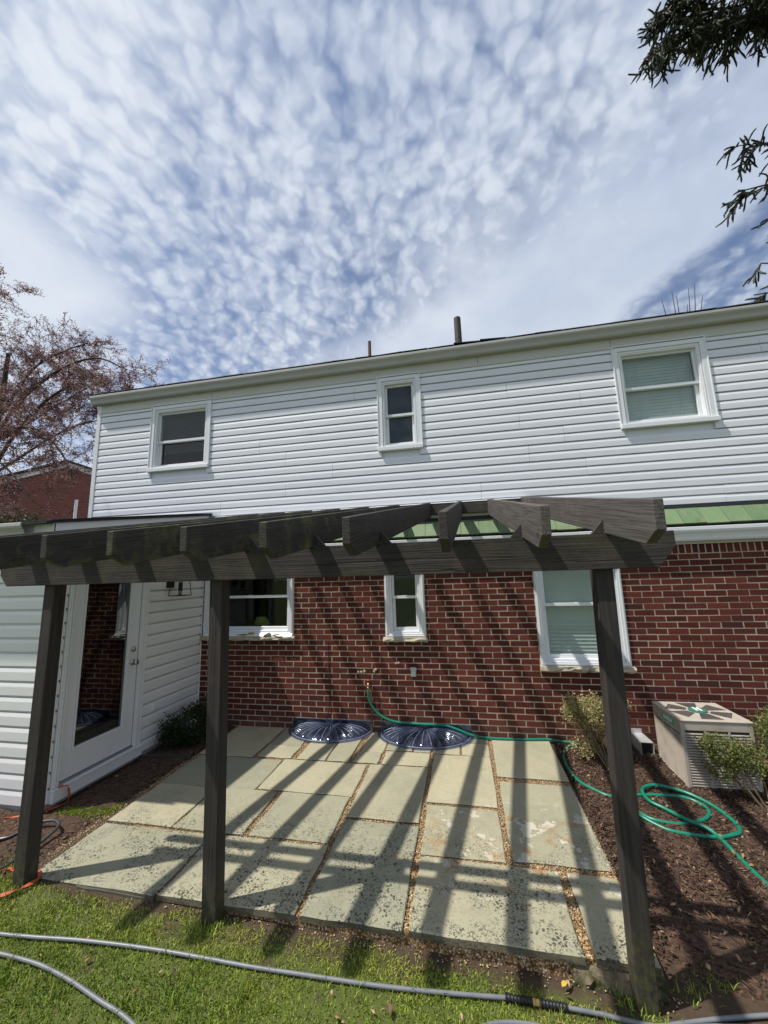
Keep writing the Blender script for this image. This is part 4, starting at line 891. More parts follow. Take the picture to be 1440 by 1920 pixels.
# tools on the sill of the wide window
tr_ = thing('trowel', 'pointing trowel with a yellow handle lying on the stone sill', 'trowel', (-3.36, -.05, 1.105))
m_ = MB(); m_.add([(-3.52, -.040, 1.112), (-3.39, -.030, 1.120), (-3.375, -.045, 1.112), (-3.40, -.060, 1.102), (-3.52, -.040, 1.109), (-3.39, -.030, 1.117), (-3.375, -.045, 1.109), (-3.40, -.060, 1.099)], [(0, 1, 2, 3), (7, 6, 5, 4), (0, 3, 7, 4), (3, 2, 6, 7), (2, 1, 5, 6), (1, 0, 4, 5)]); m_.build('blade', 'steel', tr_)
m_ = MB(); m_.tube([(-3.375, -.045, 1.112), (-3.355, -.046, 1.125), (-3.345, -.046, 1.125), (-3.27, -.046, 1.132), (-3.262, -.046, 1.133)], [.004, .004, .011, .012, .007], 8); m_.build('handle', 'handle_yellow', tr_, smooth=True)
m_ = MB(); rr = random.Random(3); N1 = 9; vs = [(-3.13+.11*i/N1-.01*math.sin(j*1.7), -.058+.045*j/6, 1.096+.035*math.sin(math.pi*(i+.4)/(N1+.8))*math.sin(math.pi*(j+.4)/6.8)+rr.uniform(-.004, .004)) for j in range(7) for i in range(N1+1)]
m_.add(vs, [(j*(N1+1)+i, j*(N1+1)+i+1, (j+1)*(N1+1)+i+1, (j+1)*(N1+1)+i) for j in range(6) for i in range(N1)]); tag(m_.build('rag', 'rag', None, origin=(-3.08, -.04, 1.09)), 'crumpled dark grey rag on the stone window sill', 'rag')
sn = thing('snips', 'pair of red handled snips lying on the stone window sill', 'snips', (-2.96, -.045, 1.1))
for dy in (-.010, .012):
    m_ = MB(); m_.tube(catmull([(-2.985, -.045+dy*.3, 1.108), (-2.94, -.045+dy*1.6, 1.113), (-2.885, -.045+dy*1.2, 1.106)], 4), .006, 8); m_.build('handle', 'red_paint', sn, smooth=True)
m_ = MB(); m_.tube([(-3.02, -.050, 1.106), (-2.985, -.045, 1.110)], [.003, .008], 6); m_.build('jaw', 'steel', sn)
bg_ = MB(); rr = random.Random(8)
vs = []
for i in range(9):
    for j in range(7):
        a = math.pi*2*i/8; h_ = j/6; rad = (.085+.02*math.sin(h_*3))*(1-.35*h_)+rr.uniform(-.008, .008); vs.append((-3.32+rad*1.25*math.cos(a), .235+rad*.5*math.sin(a), 1.20+.105*h_+rr.uniform(-.006, .006)))
bg_.add(vs, [(i*7+j, (i+1)*7+j, (i+1)*7+j+1, i*7+j+1) for i in range(8) for j in range(6)]); tag(bg_.build('bag', 'bag_green', None, origin=(-3.32, .235, 1.2)), 'yellow-green bag standing inside the wide ground-floor window', 'bag')

# ================================================================== AIR CONDITIONER
ac = thing('air_conditioner', 'beige outdoor air conditioning unit on the mulch by the brick wall', 'air conditioner', (1.44, -.54, -.05))
x0, x1, y0, y1, z0, z1 = 1.17, 1.715, -.785, -.285, -.09, .497
m_ = MB(); m_.box(x0+.012, x1-.012, y0+.012, y1-.012, z0, z1-.03); m_.build('core', 'ac_dark', ac)
m_ = MB()
for a, b in ((x0, y0), (x1-.032, y0), (x0, y1-.032), (x1-.032, y1-.032)): m_.box(a, a+.032, b, b+.032, z0, z1-.001)
m_.box(x0+.0321, x1-.0321, y0, y0+.011, z1-.07, z1-.001); m_.box(x0, x0+.011, y0+.0321, y1-.0321, z1-.105, z1-.001); m_.box(x1-.011, x1, y0+.0321, y1-.0321, z1-.07, z1-.001); m_.box(x0+.0321, x1-.0321, y1-.011, y1, z1-.07, z1-.001)
m_.box(x0+.0321, x1-.0321, y0, y0+.011, z0, z0+.02); m_.box(x0, x0+.011, y0+.0321, y1-.0321, z0, z0+.02)
for t in (.34, .67): m_.box(x0+(x1-x0)*t-.010, x0+(x1-x0)*t+.010, y0+.0005, y0+.011, z0+.021, z1-.0705); m_.box(x0+.0005, x0+.011, y0+(y1-y0)*t-.008, y0+(y1-y0)*t+.008, z0+.021, z1-.1055)
m_.build('casing', 'ac_paint', ac, bevel=.003)
m_ = MB(); nz = 23
for k in range(nz):
    z = z0+.024+(z1-.075-z0-.024)*k/nz
    m_.add([(x0+.03, y0+.001, z), (x1-.03, y0+.001, z), (x1-.03, y0+.0105, z+.007), (x0+.03, y0+.0105, z+.007), (x0+.03, y0+.001, z-.007), (x1-.03, y0+.001, z-.007)], [(0, 1, 2, 3), (4, 5, 1, 0)])
nz = 30
for k in range(nz):
    z = z0+.024+(z1-.11-z0-.024)*k/nz
    m_.add([(x0+.001, y0+.03, z), (x0+.001, y1-.03, z), (x0+.0105, y1-.03, z+.0042), (x0+.0105, y0+.03, z+.0042), (x0+.001, y0+.03, z-.0040), (x0+.001, y1-.03, z-.0040)], [(0, 1, 2, 3), (4, 5, 1, 0)])
    z = z0+.024+(z1-.08-z0-.024)*k/nz
    m_.add([(x1-.001, y0+.03, z), (x1-.001, y1-.03, z), (x1-.010, y1-.03, z+.0065), (x1-.010, y0+.03, z+.0065)], [(0, 1, 2, 3)])
m_.build('louvres', 'ac_paint', ac, kind='stuff')
tp = MB(); cx, cy = (x0+x1)/2, (y0+y1)/2; hx, hy = (x1-x0)/2+.006, (y1-y0)/2+.006
tp.box(cx-hx, cx+hx, cy-hy, cy+hy, z1, z1+.016); tpo = tp.build('top_panel', 'ac_paint', ac, bevel=.005)
for k in range(6):
    a0, a1 = math.pi*2*(k+.17)/6, math.pi*2*(k+.83)/6; gm = MB()
    def pt(a, rr_): return (cx+hx*.86*rr_*math.cos(a)*(1.1 if rr_ > .9 else 1), cy+hy*.86*rr_*math.sin(a)*(1.1 if rr_ > .9 else 1))
    vs = []
    for zz in (z1+.0162, z1+.0195): vs += [(*pt(a0, .40), zz), (*pt(a0, .96), zz), (*pt(a1, .96), zz), (*pt(a1, .40), zz)]
    gm.add(vs, [(0, 3, 2, 1), (4, 5, 6, 7), (0, 1, 5, 4), (1, 2, 6, 5), (2, 3, 7, 6), (3, 0, 4, 7)])
    for q in range(1, 7):
        rr_ = .40+.56*q/7; p, q2 = pt(a0, rr_), pt(a1, rr_); gm.tube([(*p, z1+.021), (*q2, z1+.021)], .0022, 4)
    gm.build('fan_grille', 'ac_grille', tpo, origin=(cx, cy, z1))
m_ = MB(); m_.lathe([(.074, 0), (.072, .010), (.035, .013)], (cx, cy, z1+.0165), seg=24); m_.build('hub_disc', 'ac_green', tpo, origin=(cx, cy, z1))
m_ = MB(); zz = z1+.031
for dx in (-.022, .012): m_.box(cx+dx-.008, cx+dx+.008, cy-.045, cy+.045, zz, zz+.002)
m_.box(cx-.0139, cx+.0039, cy-.008, cy+.008, zz, zz+.002); m_.build('emblem', 'badge_white', tpo, origin=(cx, cy, z1))
m_ = MB(); m_.box(x0-.003, x0-.0005, -.685, -.475, z1-.068, z1-.022); m_.build('badge', 'badge_green', ac)
def lettering(txt, size, mtl, loc, rot, parent):
    cu = bpy.data.curves.new('lettering', 'FONT'); cu.body = txt; cu.size = size; cu.extrude = .0006; cu.align_x = 'CENTER'; cu.align_y = 'CENTER'; cu.offset = .0008
    tmp = bpy.data.objects.new('lettering', cu); COL.objects.link(tmp); dg = bpy.context.evaluated_depsgraph_get()
    me = bpy.data.meshes.new_from_object(tmp.evaluated_get(dg)); bpy.data.objects.remove(tmp)
    me.materials.clear(); me.materials.append(M(mtl)); o = bpy.data.objects.new('lettering', me); link(o, parent, loc); o.rotation_euler = rot; return o
lettering('RHEEM', .050, 'badge_white', (x0-.0038, -.580, z1-.045), (R(90), 0, R(-90)), ac)
# metal hood beside it
hd = thing('vent_hood', 'small open fronted metal hood on the wall base left of the air conditioner', 'vent hood', (1.10, -.12, -.02))
m_ = MB(); a, b, c, d_, e, g2 = 1.035, 1.150, -.25, -.004, -.045, .118; t = .004
m_.box(a, b, c, d_, g2-t, g2); m_.box(a, a+t, c, d_, e, g2-t-.0002); m_.box(b-t, b, c, d_, e, g2-t-.0002); m_.build('hood', 'galvanised', hd)
m_ = MB(); m_.box(a+.01, b-.004, -.0075, -.0035, g2-.01, .160); m_.build('flange', 'galvanised', hd)
m_ = MB(); m_.box(a+t, b-t, -.20, -.010, e, g2-t-.0005); m_.build('throat', 'dark', hd)

# ================================================================== HOSES AND CORDS
def hose(name, pts, rad, mtl, label, cat, seg=10, n_=6):
    m_ = MB(); m_.tube(catmull(pts, n_), rad, seg); o = m_.build(name, mtl, None, origin=pts[0], smooth=True); return tag(o, label, cat)
HR = .0138
coil = [(.504, -1.001), (.723, -.952), (1.0, -.944), (1.119, -1.0), (1.145, -1.109), (1.046, -1.215), (.862, -1.285), (.708, -1.266), (.630, -1.19), (.600, -1.12), (.590, -1.20), (.687, -1.314), (.789, -1.381), (1.006, -1.408), (1.136, -1.378), (1.223, -1.317), (1.249, -1.21), (1.204, -1.052), (1.091, -.91), (.926, -.841), (.821, -.866), (.756, -.94), (.751, -1.067), (.827, -1.156), (.911, -1.268), (.999, -1.352), (1.04, -1.436), (1.055, -1.555), (1.065, -1.703), (1.076, -1.785), (1.10, -2.0), (1.2, -2.4)]
up_ = {2: .006, 3: .004, 10: .012, 13: .004, 14: .008, 17: .012, 18: .020, 19: .026, 20: .026, 21: .028, 22: .026, 23: .022, 24: .024, 25: .026, 26: .012}
path = [(-1.765, -.066, .50), (-1.764, -.066, .44), (-1.750, -.060, .36), (-1.705, -.052, .275), (-1.62, -.045, .195), (-1.48, -.040, .140), (-1.30, -.034, .123), (-1.10, -.030, .118), (-.90, -.030, .116), (-.76, -.036, .085), (-.60, -.045, .035), (-.42, -.055, .016), (-.20, -.055, .014), (.02, -.040, .014), (.20, -.020, .016)]
path += [(x, y, gz_r(x, y)+.012) for x, y in [(.32, -.055), (.44, -.075), (.50, -.115), (.43, -.135), (.355, -.20), (.30, -.31), (.275, -.46), (.270, -.63), (.306, -.805), (.389, -.916)]]
path[16] = (.44, -.085, gz_r(.44, -.085)+.016); path[17] = (.47, -.14, gz_r(.47, -.14)+.020)
path += [(x, y, gz_r(x, y)+.011+up_.get(i, 0)) for i, (x, y) in enumerate(coil)]
gho = thing('garden_hose', 'green garden hose running from the tap to a loose coil on the mulch', 'hose', (-1.765, -.066, 0))
m_ = MB(); m_.tube(catmull(path, 7), HR, 10); m_.build('tube', 'hose_green', gho, smooth=True)
m_ = MB(); m_.lathe([(.013, 0), (.015, .004), (.015, .026), (.012, .03)], (-1.765, -.066, .488), seg=12); m_.build('nut', 'brass', gho)
HG = .0092
def onlawn(pts, r_): return [(x, y, float(gh(x, y))+r_+.004) for x, y in pts]
hA = [(-4.6, -2.98), (-3.9, -2.90), (-3.45, -2.87), (-3.131, -2.845), (-2.925, -2.822), (-2.711, -2.793), (-2.532, -2.775), (-2.375, -2.763), (-2.174, -2.751), (-1.926, -2.743), (-1.696, -2.736), (-1.422, -2.720), (-1.159, -2.705), (-.908, -2.684), (-.624, -2.652), (-.489, -2.635)]
hB = [(-.489, -2.635), (-.384, -2.630), (-.261, -2.627)]
hC = [(-.261, -2.627), (-.106, -2.625), (.02, -2.630), (.12, -2.627), (.225, -2.600), (.42, -2.55), (.70, -2.49), (1.2, -2.40), (2.0, -2.30)]
gh1 = thing('garden_hose', 'grey garden hose with black and brass coupling, crossing the lawn in front of the posts', 'hose', (-1.9, -2.74, -.08))
m_ = MB(); m_.tube(catmull(onlawn(hA, HG), 6), HG, 10); m_.build('tube', 'hose_grey', gh1, smooth=True)
m_ = MB(); m_.tube(catmull(onlawn(hC, HG), 6), HG, 10); m_.build('tube', 'hose_grey', gh1, smooth=True)
cp_ = onlawn(hB, HG); A_ = Vector(cp_[0]); B_ = Vector(cp_[2]); dv = B_-A_
for a, b, nm in ((-.10, .42, 'grip'), (.57, 1.08, 'grip')):
    m_ = MB(); pts = []; rd_ = []
    for k in range(41): t = k/40; pts.append(A_+dv*(a+(b-a)*t)); rd_.append(.0148+.0026*math.sin(k*math.pi/2.5))
    m_.tube(pts, rd_, 12); m_.build(nm, 'rubber', gh1, smooth=True)
m_ = MB(); m_.tube([A_+dv*.41, A_+dv*.43, A_+dv*.47, A_+dv*.49, A_+dv*.54, A_+dv*.58], [.012, .0158, .0158, .014, .0152, .012], 8); m_.build('coupling', 'brass', gh1)
hose('garden_hose', onlawn([(-3.5, -2.95), (-3.2, -2.93), (-3.007, -2.930), (-2.894, -2.930), (-2.73, -2.937), (-2.524, -2.967), (-2.317, -3.01), (-2.159, -3.04), (-2.0, -3.09), (-1.7, -3.20), (-1.3, -3.20), (-.95, -3.02), (-.72, -2.83), (-.62, -2.772), (-.54, -2.742), (-.46, -2.728), (-.38, -2.722), (-.30, -2.730), (-.18, -2.755), (-.06, -2.735), (.05, -2.680), (.15, -2.642), (.28, -2.605), (.45, -2.575), (.70, -2.545), (1.2, -2.50), (2.0, -2.45)], HG), HG, 'hose_grey', 'second grey hose nearest the viewer, curving out of the lower left corner of the lawn', 'hose')
zb_ = lambda x, y: float(gh(x, y))+.022
hose('garden_hose', [(x, y, zb_(x, y)+dz) for x, y, dz in [(-4.5, -2.40, 0), (-4.2, -2.30, 0), (-3.992, -2.235, .0), (-3.93, -2.165, .01), (-3.873, -2.105, .035), (-3.817, -2.085, .045), (-3.741, -2.075, .05), (-3.672, -2.098, .05), (-3.636, -2.135, .048), (-3.632, -2.185, .035), (-3.641, -2.272, .012), (-3.650, -2.40, .0), (-3.66, -2.49, 0), (-3.75, -2.60, 0), (-3.95, -2.68, 0)]], .0105, 'hose_black', 'black rubber hose looped on the bare bed behind the left post', 'hose')
def strap(name, pts, w, label):
    P = catmull(pts, 6); m_ = MB(); vs = []; k = len(P)
    for i, p in enumerate(P):
        t = (P[min(i+1, k-1)]-P[max(i-1, 0)]).normalized(); a = t.cross(Vector((0, 0, 1)))
        if a.length < .3: a = Vector((0, 1, 0))
        a.normalize(); tw = .5*math.sin(i*.5); a = (a*math.cos(tw)+t.cross(a)*math.sin(tw)); nn = t.cross(a).normalized()*.0015
        vs += [p-a*w/2-nn, p+a*w/2-nn, p+a*w/2+nn, p-a*w/2+nn]
    m_.add(vs, [(i*4+q, i*4+(q+1) % 4, (i+1)*4+(q+1) % 4, (i+1)*4+q) for i in range(k-1) for q in range(4)]+[(3, 2, 1, 0), (k*4-4, k*4-3, k*4-2, k*4-1)])
    return tag(m_.build(name, 'orange', None, origin=pts[0]), label, 'strap')
G_ = lambda x, y: float(gh(x, y))+.018
strap('orange_strap', [(-4.02, -1.83, .134), (-4.00, -1.80, .138), (-3.985, -1.775, .12), (-3.978, -1.762, .05), (-3.985, -1.765, 0.0), (-4.0, -1.79, G_(-4, -1.8)), (-4.03, -1.87, G_(-4, -1.9)), (-4.09, -1.965, G_(-4.1, -2)), (-4.20, -2.0, G_(-4.2, -2)), (-4.312, -2.035, G_(-4.3, -2)), (-4.6, -2.16, G_(-4.6, -2.2))], .018, 'orange strap hanging from the door sill and trailing along the white wall')
strap('orange_strap', [(-3.95, -2.64, G_(-3.9, -2.6)), (-3.75, -2.57, G_(-3.7, -2.6)), (-3.623, -2.47, G_(-3.6, -2.5)), (-3.50, -2.475, G_(-3.5, -2.5)), (-3.40, -2.45, G_(-3.4, -2.5)), (-3.325, -2.50, G_(-3.3, -2.5)+.006), (-3.315, -2.57, G_(-3.3, -2.6)+.012), (-3.345, -2.620, G_(-3.3, -2.6)+.014), (-3.385, -2.660, G_(-3.4, -2.6)+.01), (-3.46, -2.70, G_(-3.5, -2.7)+.008)], .022, 'orange strap wrapped round the foot of the left post')
ed = MB(); ed.add([(-4.03, -.985, -.06), (-3.48, -.895, -.06), (-3.48, -.865, -.06), (-4.03, -.955, -.06), (-4.03, -.985, .030), (-3.48, -.895, .030), (-3.48, -.865, .030), (-4.03, -.955, .030)], [(0, 3, 2, 1), (4, 5, 6, 7), (0, 1, 5, 4), (1, 2, 6, 5), (2, 3, 7, 6), (3, 0, 4, 7)])
tag(ed.build('edging_board', 'timber_edge', None, origin=(-3.75, -.92, 0), bevel=.004), 'dark timber edging board in front of the evergreen shrub by the white wall', 'board')
m_ = MB(); pts = [(-3.06, -2.4885), (-2.80, -2.4885), (-2.62, -2.4885), (-2.50, -2.4885), (-2.50, -2.4935), (-2.62, -2.4955), (-2.80, -2.4945), (-2.90, -2.498), (-2.97, -2.506), (-3.03, -2.502)]
k_ = len(pts); m_.add([(x, y, float(gh(x, y))+.012) for x, y in pts]+[(x, y, float(gh(x, y))-.02) for x, y in pts], [tuple(range(k_))]+[(i, (i+1) % k_, k_+(i+1) % k_, k_+i) for i in range(k_)])
m_.build('puddle', 'water_film', None, kind='structure')

# ================================================================== PLANTS
def leaves(name, Pn, smin, smax, mtl, parent=None, droop=.0, aspect=.5, **props):
    Pn = np.asarray(Pn, float); k = len(Pn); S = rng.uniform(smin, smax, k)
    th = rng.uniform(0, 2*np.pi, k); ph = rng.normal(0, .6, k)-droop
    d_ = np.stack([np.cos(th)*np.cos(ph), np.sin(th)*np.cos(ph), np.sin(ph)], -1); q = rng.normal(size=(k, 3)); s_ = np.cross(d_, q); s_ /= np.linalg.norm(s_, axis=1, keepdims=True)+1e-9
    n_ = np.cross(d_, s_)
    a = Pn; b = Pn+d_*(S*.5)[:, None]+s_*(S*aspect*.5)[:, None]+n_*(S*.10)[:, None]; c = Pn+d_*S[:, None]-n_*(S*.06)[:, None]; e = Pn+d_*(S*.5)[:, None]-s_*(S*aspect*.5)[:, None]+n_*(S*.10)[:, None]
    Vv = np.stack([a, b, c, e], 1).reshape(-1, 3); F = np.arange(k*4).reshape(-1, 4)
    return npmesh(name, Vv, F, np.repeat(rng.random(k), 4), mtl, parent, **props)
def shrub(name, label, base, lobes, nl, s0, s1, mtl, stems, nst=7, cat='shrub', twiggy=.6, foliage='foliage'):
    t = thing(name, label, cat, base); b0 = Vector(base); st = MB(); pts = []
    for i in range(nst):
        c, rad = lobes[i % len(lobes)]; c = Vector(c)
        tip = c+Vector((random.uniform(-.5, .5)*rad[0], random.uniform(-.5, .5)*rad[1], random.uniform(-.2, .5)*rad[2]))
        mid = b0.lerp(tip, .5)+Vector((random.uniform(-.05, .05), random.uniform(-.05, .05), .02)); path_ = catmull([b0+Vector((random.uniform(-.03, .03), random.uniform(-.03, .03), -.03)), mid, tip], 4)
        st.tube(path_, list(np.linspace(.0075, .003, len(path_))), 6)
        for _ in range(6):
            p0 = path_[random.randint(len(path_)//2, len(path_)-1)]; p1 = p0+Vector((random.gauss(0, rad[0]*.45), random.gauss(0, rad[1]*.45), random.gauss(.03, rad[2]*.4))); st.tube([p0, p0.lerp(p1, .5)+Vector((0, 0, .01)), p1], [.003, .002, .0012], 5)
    st.build('stem', stems, t)
    tot = sum(r[0]*r[1]*r[2] for c, r in lobes)
    for c, rad in lobes:
        kc = int(nl*rad[0]*rad[1]*rad[2]/tot/26)+2
        dirs = rng.normal(size=(kc, 3)); dirs /= np.linalg.norm(dirs, axis=1, keepdims=True); rr_ = rng.uniform(.35, 1.0, kc)**.5
        cen = np.array(c)+dirs*rr_[:, None]*np.array(rad)
        for cc_ in cen: pts.append(cc_+rng.normal(size=(26, 3))*np.array([.030, .030, .026])*(np.mean(rad)/.16)**.5)
    leaves(foliage, np.concatenate(pts), s0, s1, mtl, t, aspect=.55)
    return t
shrub('evergreen_shrub', 'dark green rounded evergreen shrub in the corner by the white wall', (-3.74, -.50, -.02), [((-3.74, -.52, .17), (.24, .26, .20)), ((-3.66, -.36, .30), (.17, .17, .14)), ((-3.84, -.66, .12), (.17, .16, .14)), ((-3.88, -.72, .26), (.10, .10, .08))], 7500, .016, .030, 'leaf_dark', 'bark')
shrub('variegated_shrub', 'yellow variegated shrub behind the right post, against the bricks', (.66, -.58, -.04), [((.52, -.42, .46), (.20, .15, .14)), ((.40, -.40, .40), (.13, .12, .10)), ((.62, -.44, .36), (.17, .14, .16)), ((.47, -.46, .14), (.12, .10, .10)), ((.74, -.45, .50), (.13, .12, .11))], 6500, .014, .026, 'leaf_variegated', 'stem')
shrub('variegated_shrub', 'thin leggy green shrub leaning in front of the air conditioner', (1.60, -1.0, -.05), [((1.42, -.92, .33), (.16, .10, .11)), ((1.36, -.93, .20), (.10, .08, .10)), ((1.56, -.93, .28), (.14, .10, .12)), ((1.30, -.90, .38), (.08, .07, .06))], 3600, .014, .025, 'leaf_mixed', 'stem', 6)
shrub('variegated_shrub', 'dense green shrub right of the air conditioner', (1.95, -.85, -.05), [((1.84, -.80, .36), (.17, .15, .15)), ((1.98, -.72, .46), (.18, .16, .13)), ((1.90, -.84, .22), (.12, .12, .10))], 4200, .015, .027, 'leaf_mixed', 'stem')

# --- trees
def tube_branches(mb, segs):
    for pts, r0, r1, sg in segs: mb.tube(pts, list(np.linspace(r0, r1, len(pts))), sg, cap=False)
def sprout(rr, path, r0, lvl, segs, tips, L, count, spread=.9, up=.15):
    """children along a branch path, recursively; tips collects leaf points"""
    k = len(path)
    for _ in range(count):
        i = rr.randint(max(1, int(k*.22)), k-1); p = path[i]; t = (path[min(i+1, k-1)]-path[max(i-1, 0)]).normalized()
        d_ = (t*rr.uniform(.35, 1.0)+Vector((rr.gauss(0, spread), rr.gauss(0, spread), rr.gauss(up, spread*.75)))).normalized()
        l = L*rr.uniform(.45, 1.15); q = [p]; c = p.copy()
        for s_ in range(4):
            d_ = (d_+Vector((rr.gauss(0, .2), rr.gauss(0, .2), rr.gauss(0, .2)))).normalized(); c = c+d_*l/4; q.append(c.copy())
        rb = r0*(1-.6*i/k)*.5; segs.append((q, max(rb, .004), max(rb*.4, .0028), 5 if lvl < 2 else 4))
        if lvl < 2: sprout(rr, q, rb, lvl+1, segs, tips, L*.5, 6 if lvl == 0 else 5, spread, up)
        if lvl >= 1:
            for s_ in range(12 if lvl == 2 else 8):
                tt = rr.random(); a = q[int(tt*3.99)]; b = q[int(tt*3.99)+1]; tips.append(a.lerp(b, rr.random())+Vector((rr.gauss(0, .022), rr.gauss(0, .022), rr.gauss(0, .022))))
def limb_path(pts, n_=5): return catmull(pts, n_)
crab = thing('crabapple_tree', 'spring tree with small bronze leaves behind the left end of the house', 'tree', (-11.3, 1.9, -.02)); rr = random.Random(21); segs = []; tips = []
trunk = limb_path([(-11.3, 1.9, -.1), (-11.25, 1.9, 1.5), (-11.2, 1.85, 2.8), (-11.15, 1.8, 4.2), (-10.9, 1.8, 5.6), (-10.7, 1.7, 7.2)])
segs.append((trunk, .15, .04, 10))
LIMBS = [([(-11.2, 1.8, 3.6), (-10.2, 1.5, 5.4), (-8.9, 1.3, 6.15), (-7.7, 1.2, 6.35), (-6.95, 1.3, 6.05)], .075), ([(-11.2, 1.8, 3.0), (-9.9, 1.3, 4.5), (-8.7, 1.05, 5.35), (-7.8, 1.0, 5.7), (-7.2, .95, 5.45)], .07),
         ([(-11.1, 1.8, 5.0), (-11.3, 1.6, 6.5), (-11.1, 1.4, 7.6), (-10.7, 1.3, 8.4)], .06), ([(-10.9, 1.8, 5.6), (-9.9, 1.7, 6.7), (-9.2, 1.8, 7.1), (-8.6, 1.8, 7.2)], .05),
         ([(-11.1, 1.7, 3.9), (-9.8, 1.2, 4.9), (-8.5, .9, 4.8), (-7.7, .8, 4.2), (-7.3, .75, 3.6)], .055), ([(-11.1, 1.7, 3.2), (-9.9, 1.0, 4.1), (-8.9, .6, 4.1), (-8.2, .5, 3.65), (-7.8, .5, 3.25)], .05),
         ([(-11.1, 2.0, 4.4), (-9.9, 2.6, 5.6), (-8.9, 2.9, 5.9)], .05), ([(-11.2, 1.8, 3.8), (-12.6, 1.2, 5.4), (-13.6, .8, 6.3)], .06), ([(-11.1, 1.8, 4.6), (-12.2, 2.6, 6.4), (-12.8, 3.2, 7.4)], .06), ([(-11.1, 1.6, 4.4), (-10.9, .2, 5.6), (-10.5, -.9, 6.3), (-10.1, -1.6, 6.5)], .055),
         ([(-10.6, 1.5, 5.0), (-9.6, .5, 5.9), (-8.7, -.4, 6.3), (-8.1, -.9, 6.2)], .045), ([(-10.8, 1.9, 5.2), (-9.9, 2.4, 6.2), (-9.2, 2.5, 6.6)], .04)]
for pts, r0 in LIMBS:
    q = limb_path(pts); segs.append((q, r0*.62, .010, 7)); sprout(rr, q, r0*.36, 0, segs, tips, .88, 15, .75, .10)
tm = MB(); tube_branches(tm, segs); tm.build('trunk', 'bark', crab)
tp_ = np.array([tuple(p) for p in tips]); leaves('crown', tp_, .024, .048, 'leaf_bronze', crab, aspect=.5)
bt = thing('bare_tree', 'bare twig tips rising above the roof edge near the spruce', 'tree', (7.4, 9, -.02)); segs = []; tips = []
q = limb_path([(7.4, 9, -.1), (7.3, 9, 4), (7.35, 9, 8), (7.3, 9, 10.2)]); segs.append((q, .16, .03, 8))
for dx, z in ((-.45, 11.0), (-.10, 11.25), (.02, 11.05), (.42, 11.3), (.62, 11.4), (.80, 10.95), (.3, 10.7)): segs.append((limb_path([(7.3, 9, 9.0), (7.2+dx*.7, 9, 10.0), (7.2+dx, 9, z)]), .03, .007, 5))
tm = MB(); tube_branches(tm, segs); tm.build('trunk', 'bark', bt)
spr = thing('spruce_tree', 'dark spruce with drooping needle-covered branches over the right end of the roof', 'tree', (6.9, 1.0, -.02)); rr = random.Random(5); segs = [([Vector((6.9, 1.0, -.1)), Vector((6.9, 1.0, 5)), Vector((6.85, 1.0, 12)), Vector((6.8, 1.0, 19))], .30, .05, 12)]
nv, nf, nr = [], [], []
def needle_twig(p, d_, L):
    """a needle-clad twig: wobbling rod with short bristles all round"""
    k = max(3, int(L/.03)); c = Vector(p); pts = [c.copy()]; dd = d_.normalized()
    for i in range(k):
        dd = (dd+Vector((rr.gauss(0, .13), rr.gauss(0, .13), rr.gauss(-.04, .13)))).normalized(); c = c+dd*L/k; pts.append(c.copy())
    rod.cur = rr.random(); rod.tube(pts, [.008]+[.0105+rr.uniform(-.002, .002) for _ in range(len(pts)-2)]+[.006], 5)
    P0 = np.array([tuple(x) for x in pts]); nb = k*9; i0 = rng.integers(0, k, nb); tt = rng.random((nb, 1)); base = P0[i0]*(1-tt)+P0[i0+1]*tt; ax = P0[i0+1]-P0[i0]; ax /= np.linalg.norm(ax, axis=1, keepdims=True)+1e-9
    q = rng.normal(size=(nb, 3)); q -= (q*ax).sum(1, keepdims=True)*ax; q /= np.linalg.norm(q, axis=1, keepdims=True)+1e-9; s_ = np.cross(ax, q)
    tip = base+q*.021+ax*.016; b0 = len(nv)*3
    tri = np.stack([base+s_*.0035, base-s_*.0035, tip], 1); nv.append(tri.reshape(-1, 3)); nr.append(np.repeat(rng.random(nb), 3))
rod = MB()
def bough(pts, r0, nside, L, hang=.5, lo=.25):
    q = limb_path(pts, 6); segs.append((q, r0, .008, 7)); k = len(q)
    for _ in range(nside):
        i = rr.randint(int(k*lo), k-1); p = q[i]; t = (q[min(i+1, k-1)]-q[max(i-1, 0)]).normalized(); sd_ = rr.choice((-1, 1))
        d_ = (t*rr.uniform(.3, .9)+Vector((rr.gauss(0, .35), sd_*rr.uniform(.1, .8), rr.gauss(-hang, .35)))).normalized(); l = L*rr.uniform(.45, 1.1)
        c = p.copy(); pp = [c.copy()]
        for s_ in range(4): d_ = (d_+Vector((rr.gauss(0, .12), rr.gauss(0, .12), rr.gauss(-.10, .12)))).normalized(); c = c+d_*l/4; pp.append(c.copy())
        segs.append((pp, .008, .004, 5)); needle_twig(pp[0], pp[1]-pp[0], l*.3)
        for s_ in range(int(l/.055)+3):
            j = rr.randint(0, 3); a = pp[j].lerp(pp[j+1], rr.random()); tw = ((pp[j+1]-pp[j]).normalized()*rr.uniform(.5, 1.)+Vector((rr.gauss(0, .5), rr.gauss(0, .5), rr.gauss(-.15, .5)))).normalized(); needle_twig(a, tw, rr.uniform(.10, .24))
        needle_twig(pp[-2], pp[-1]-pp[-2], l*.35)
bough([(6.8, 1.0, 10.6), (5.2, .6, 10.2), (3.9, .4, 9.65), (2.95, .35, 9.5)], .05, 60, .46)
bough([(6.8, 1.0, 10.3), (5.2, .4, 9.7), (3.9, .2, 9.15), (3.0, .15, 9.05), (2.45, .15, 8.90)], .05, 60, .42)
bough([(6.8, 1.0, 10.5), (5.2, .3, 10.1), (3.9, .1, 9.6), (3.0, .05, 9.5), (2.5, .05, 9.35)], .05, 60, .44)
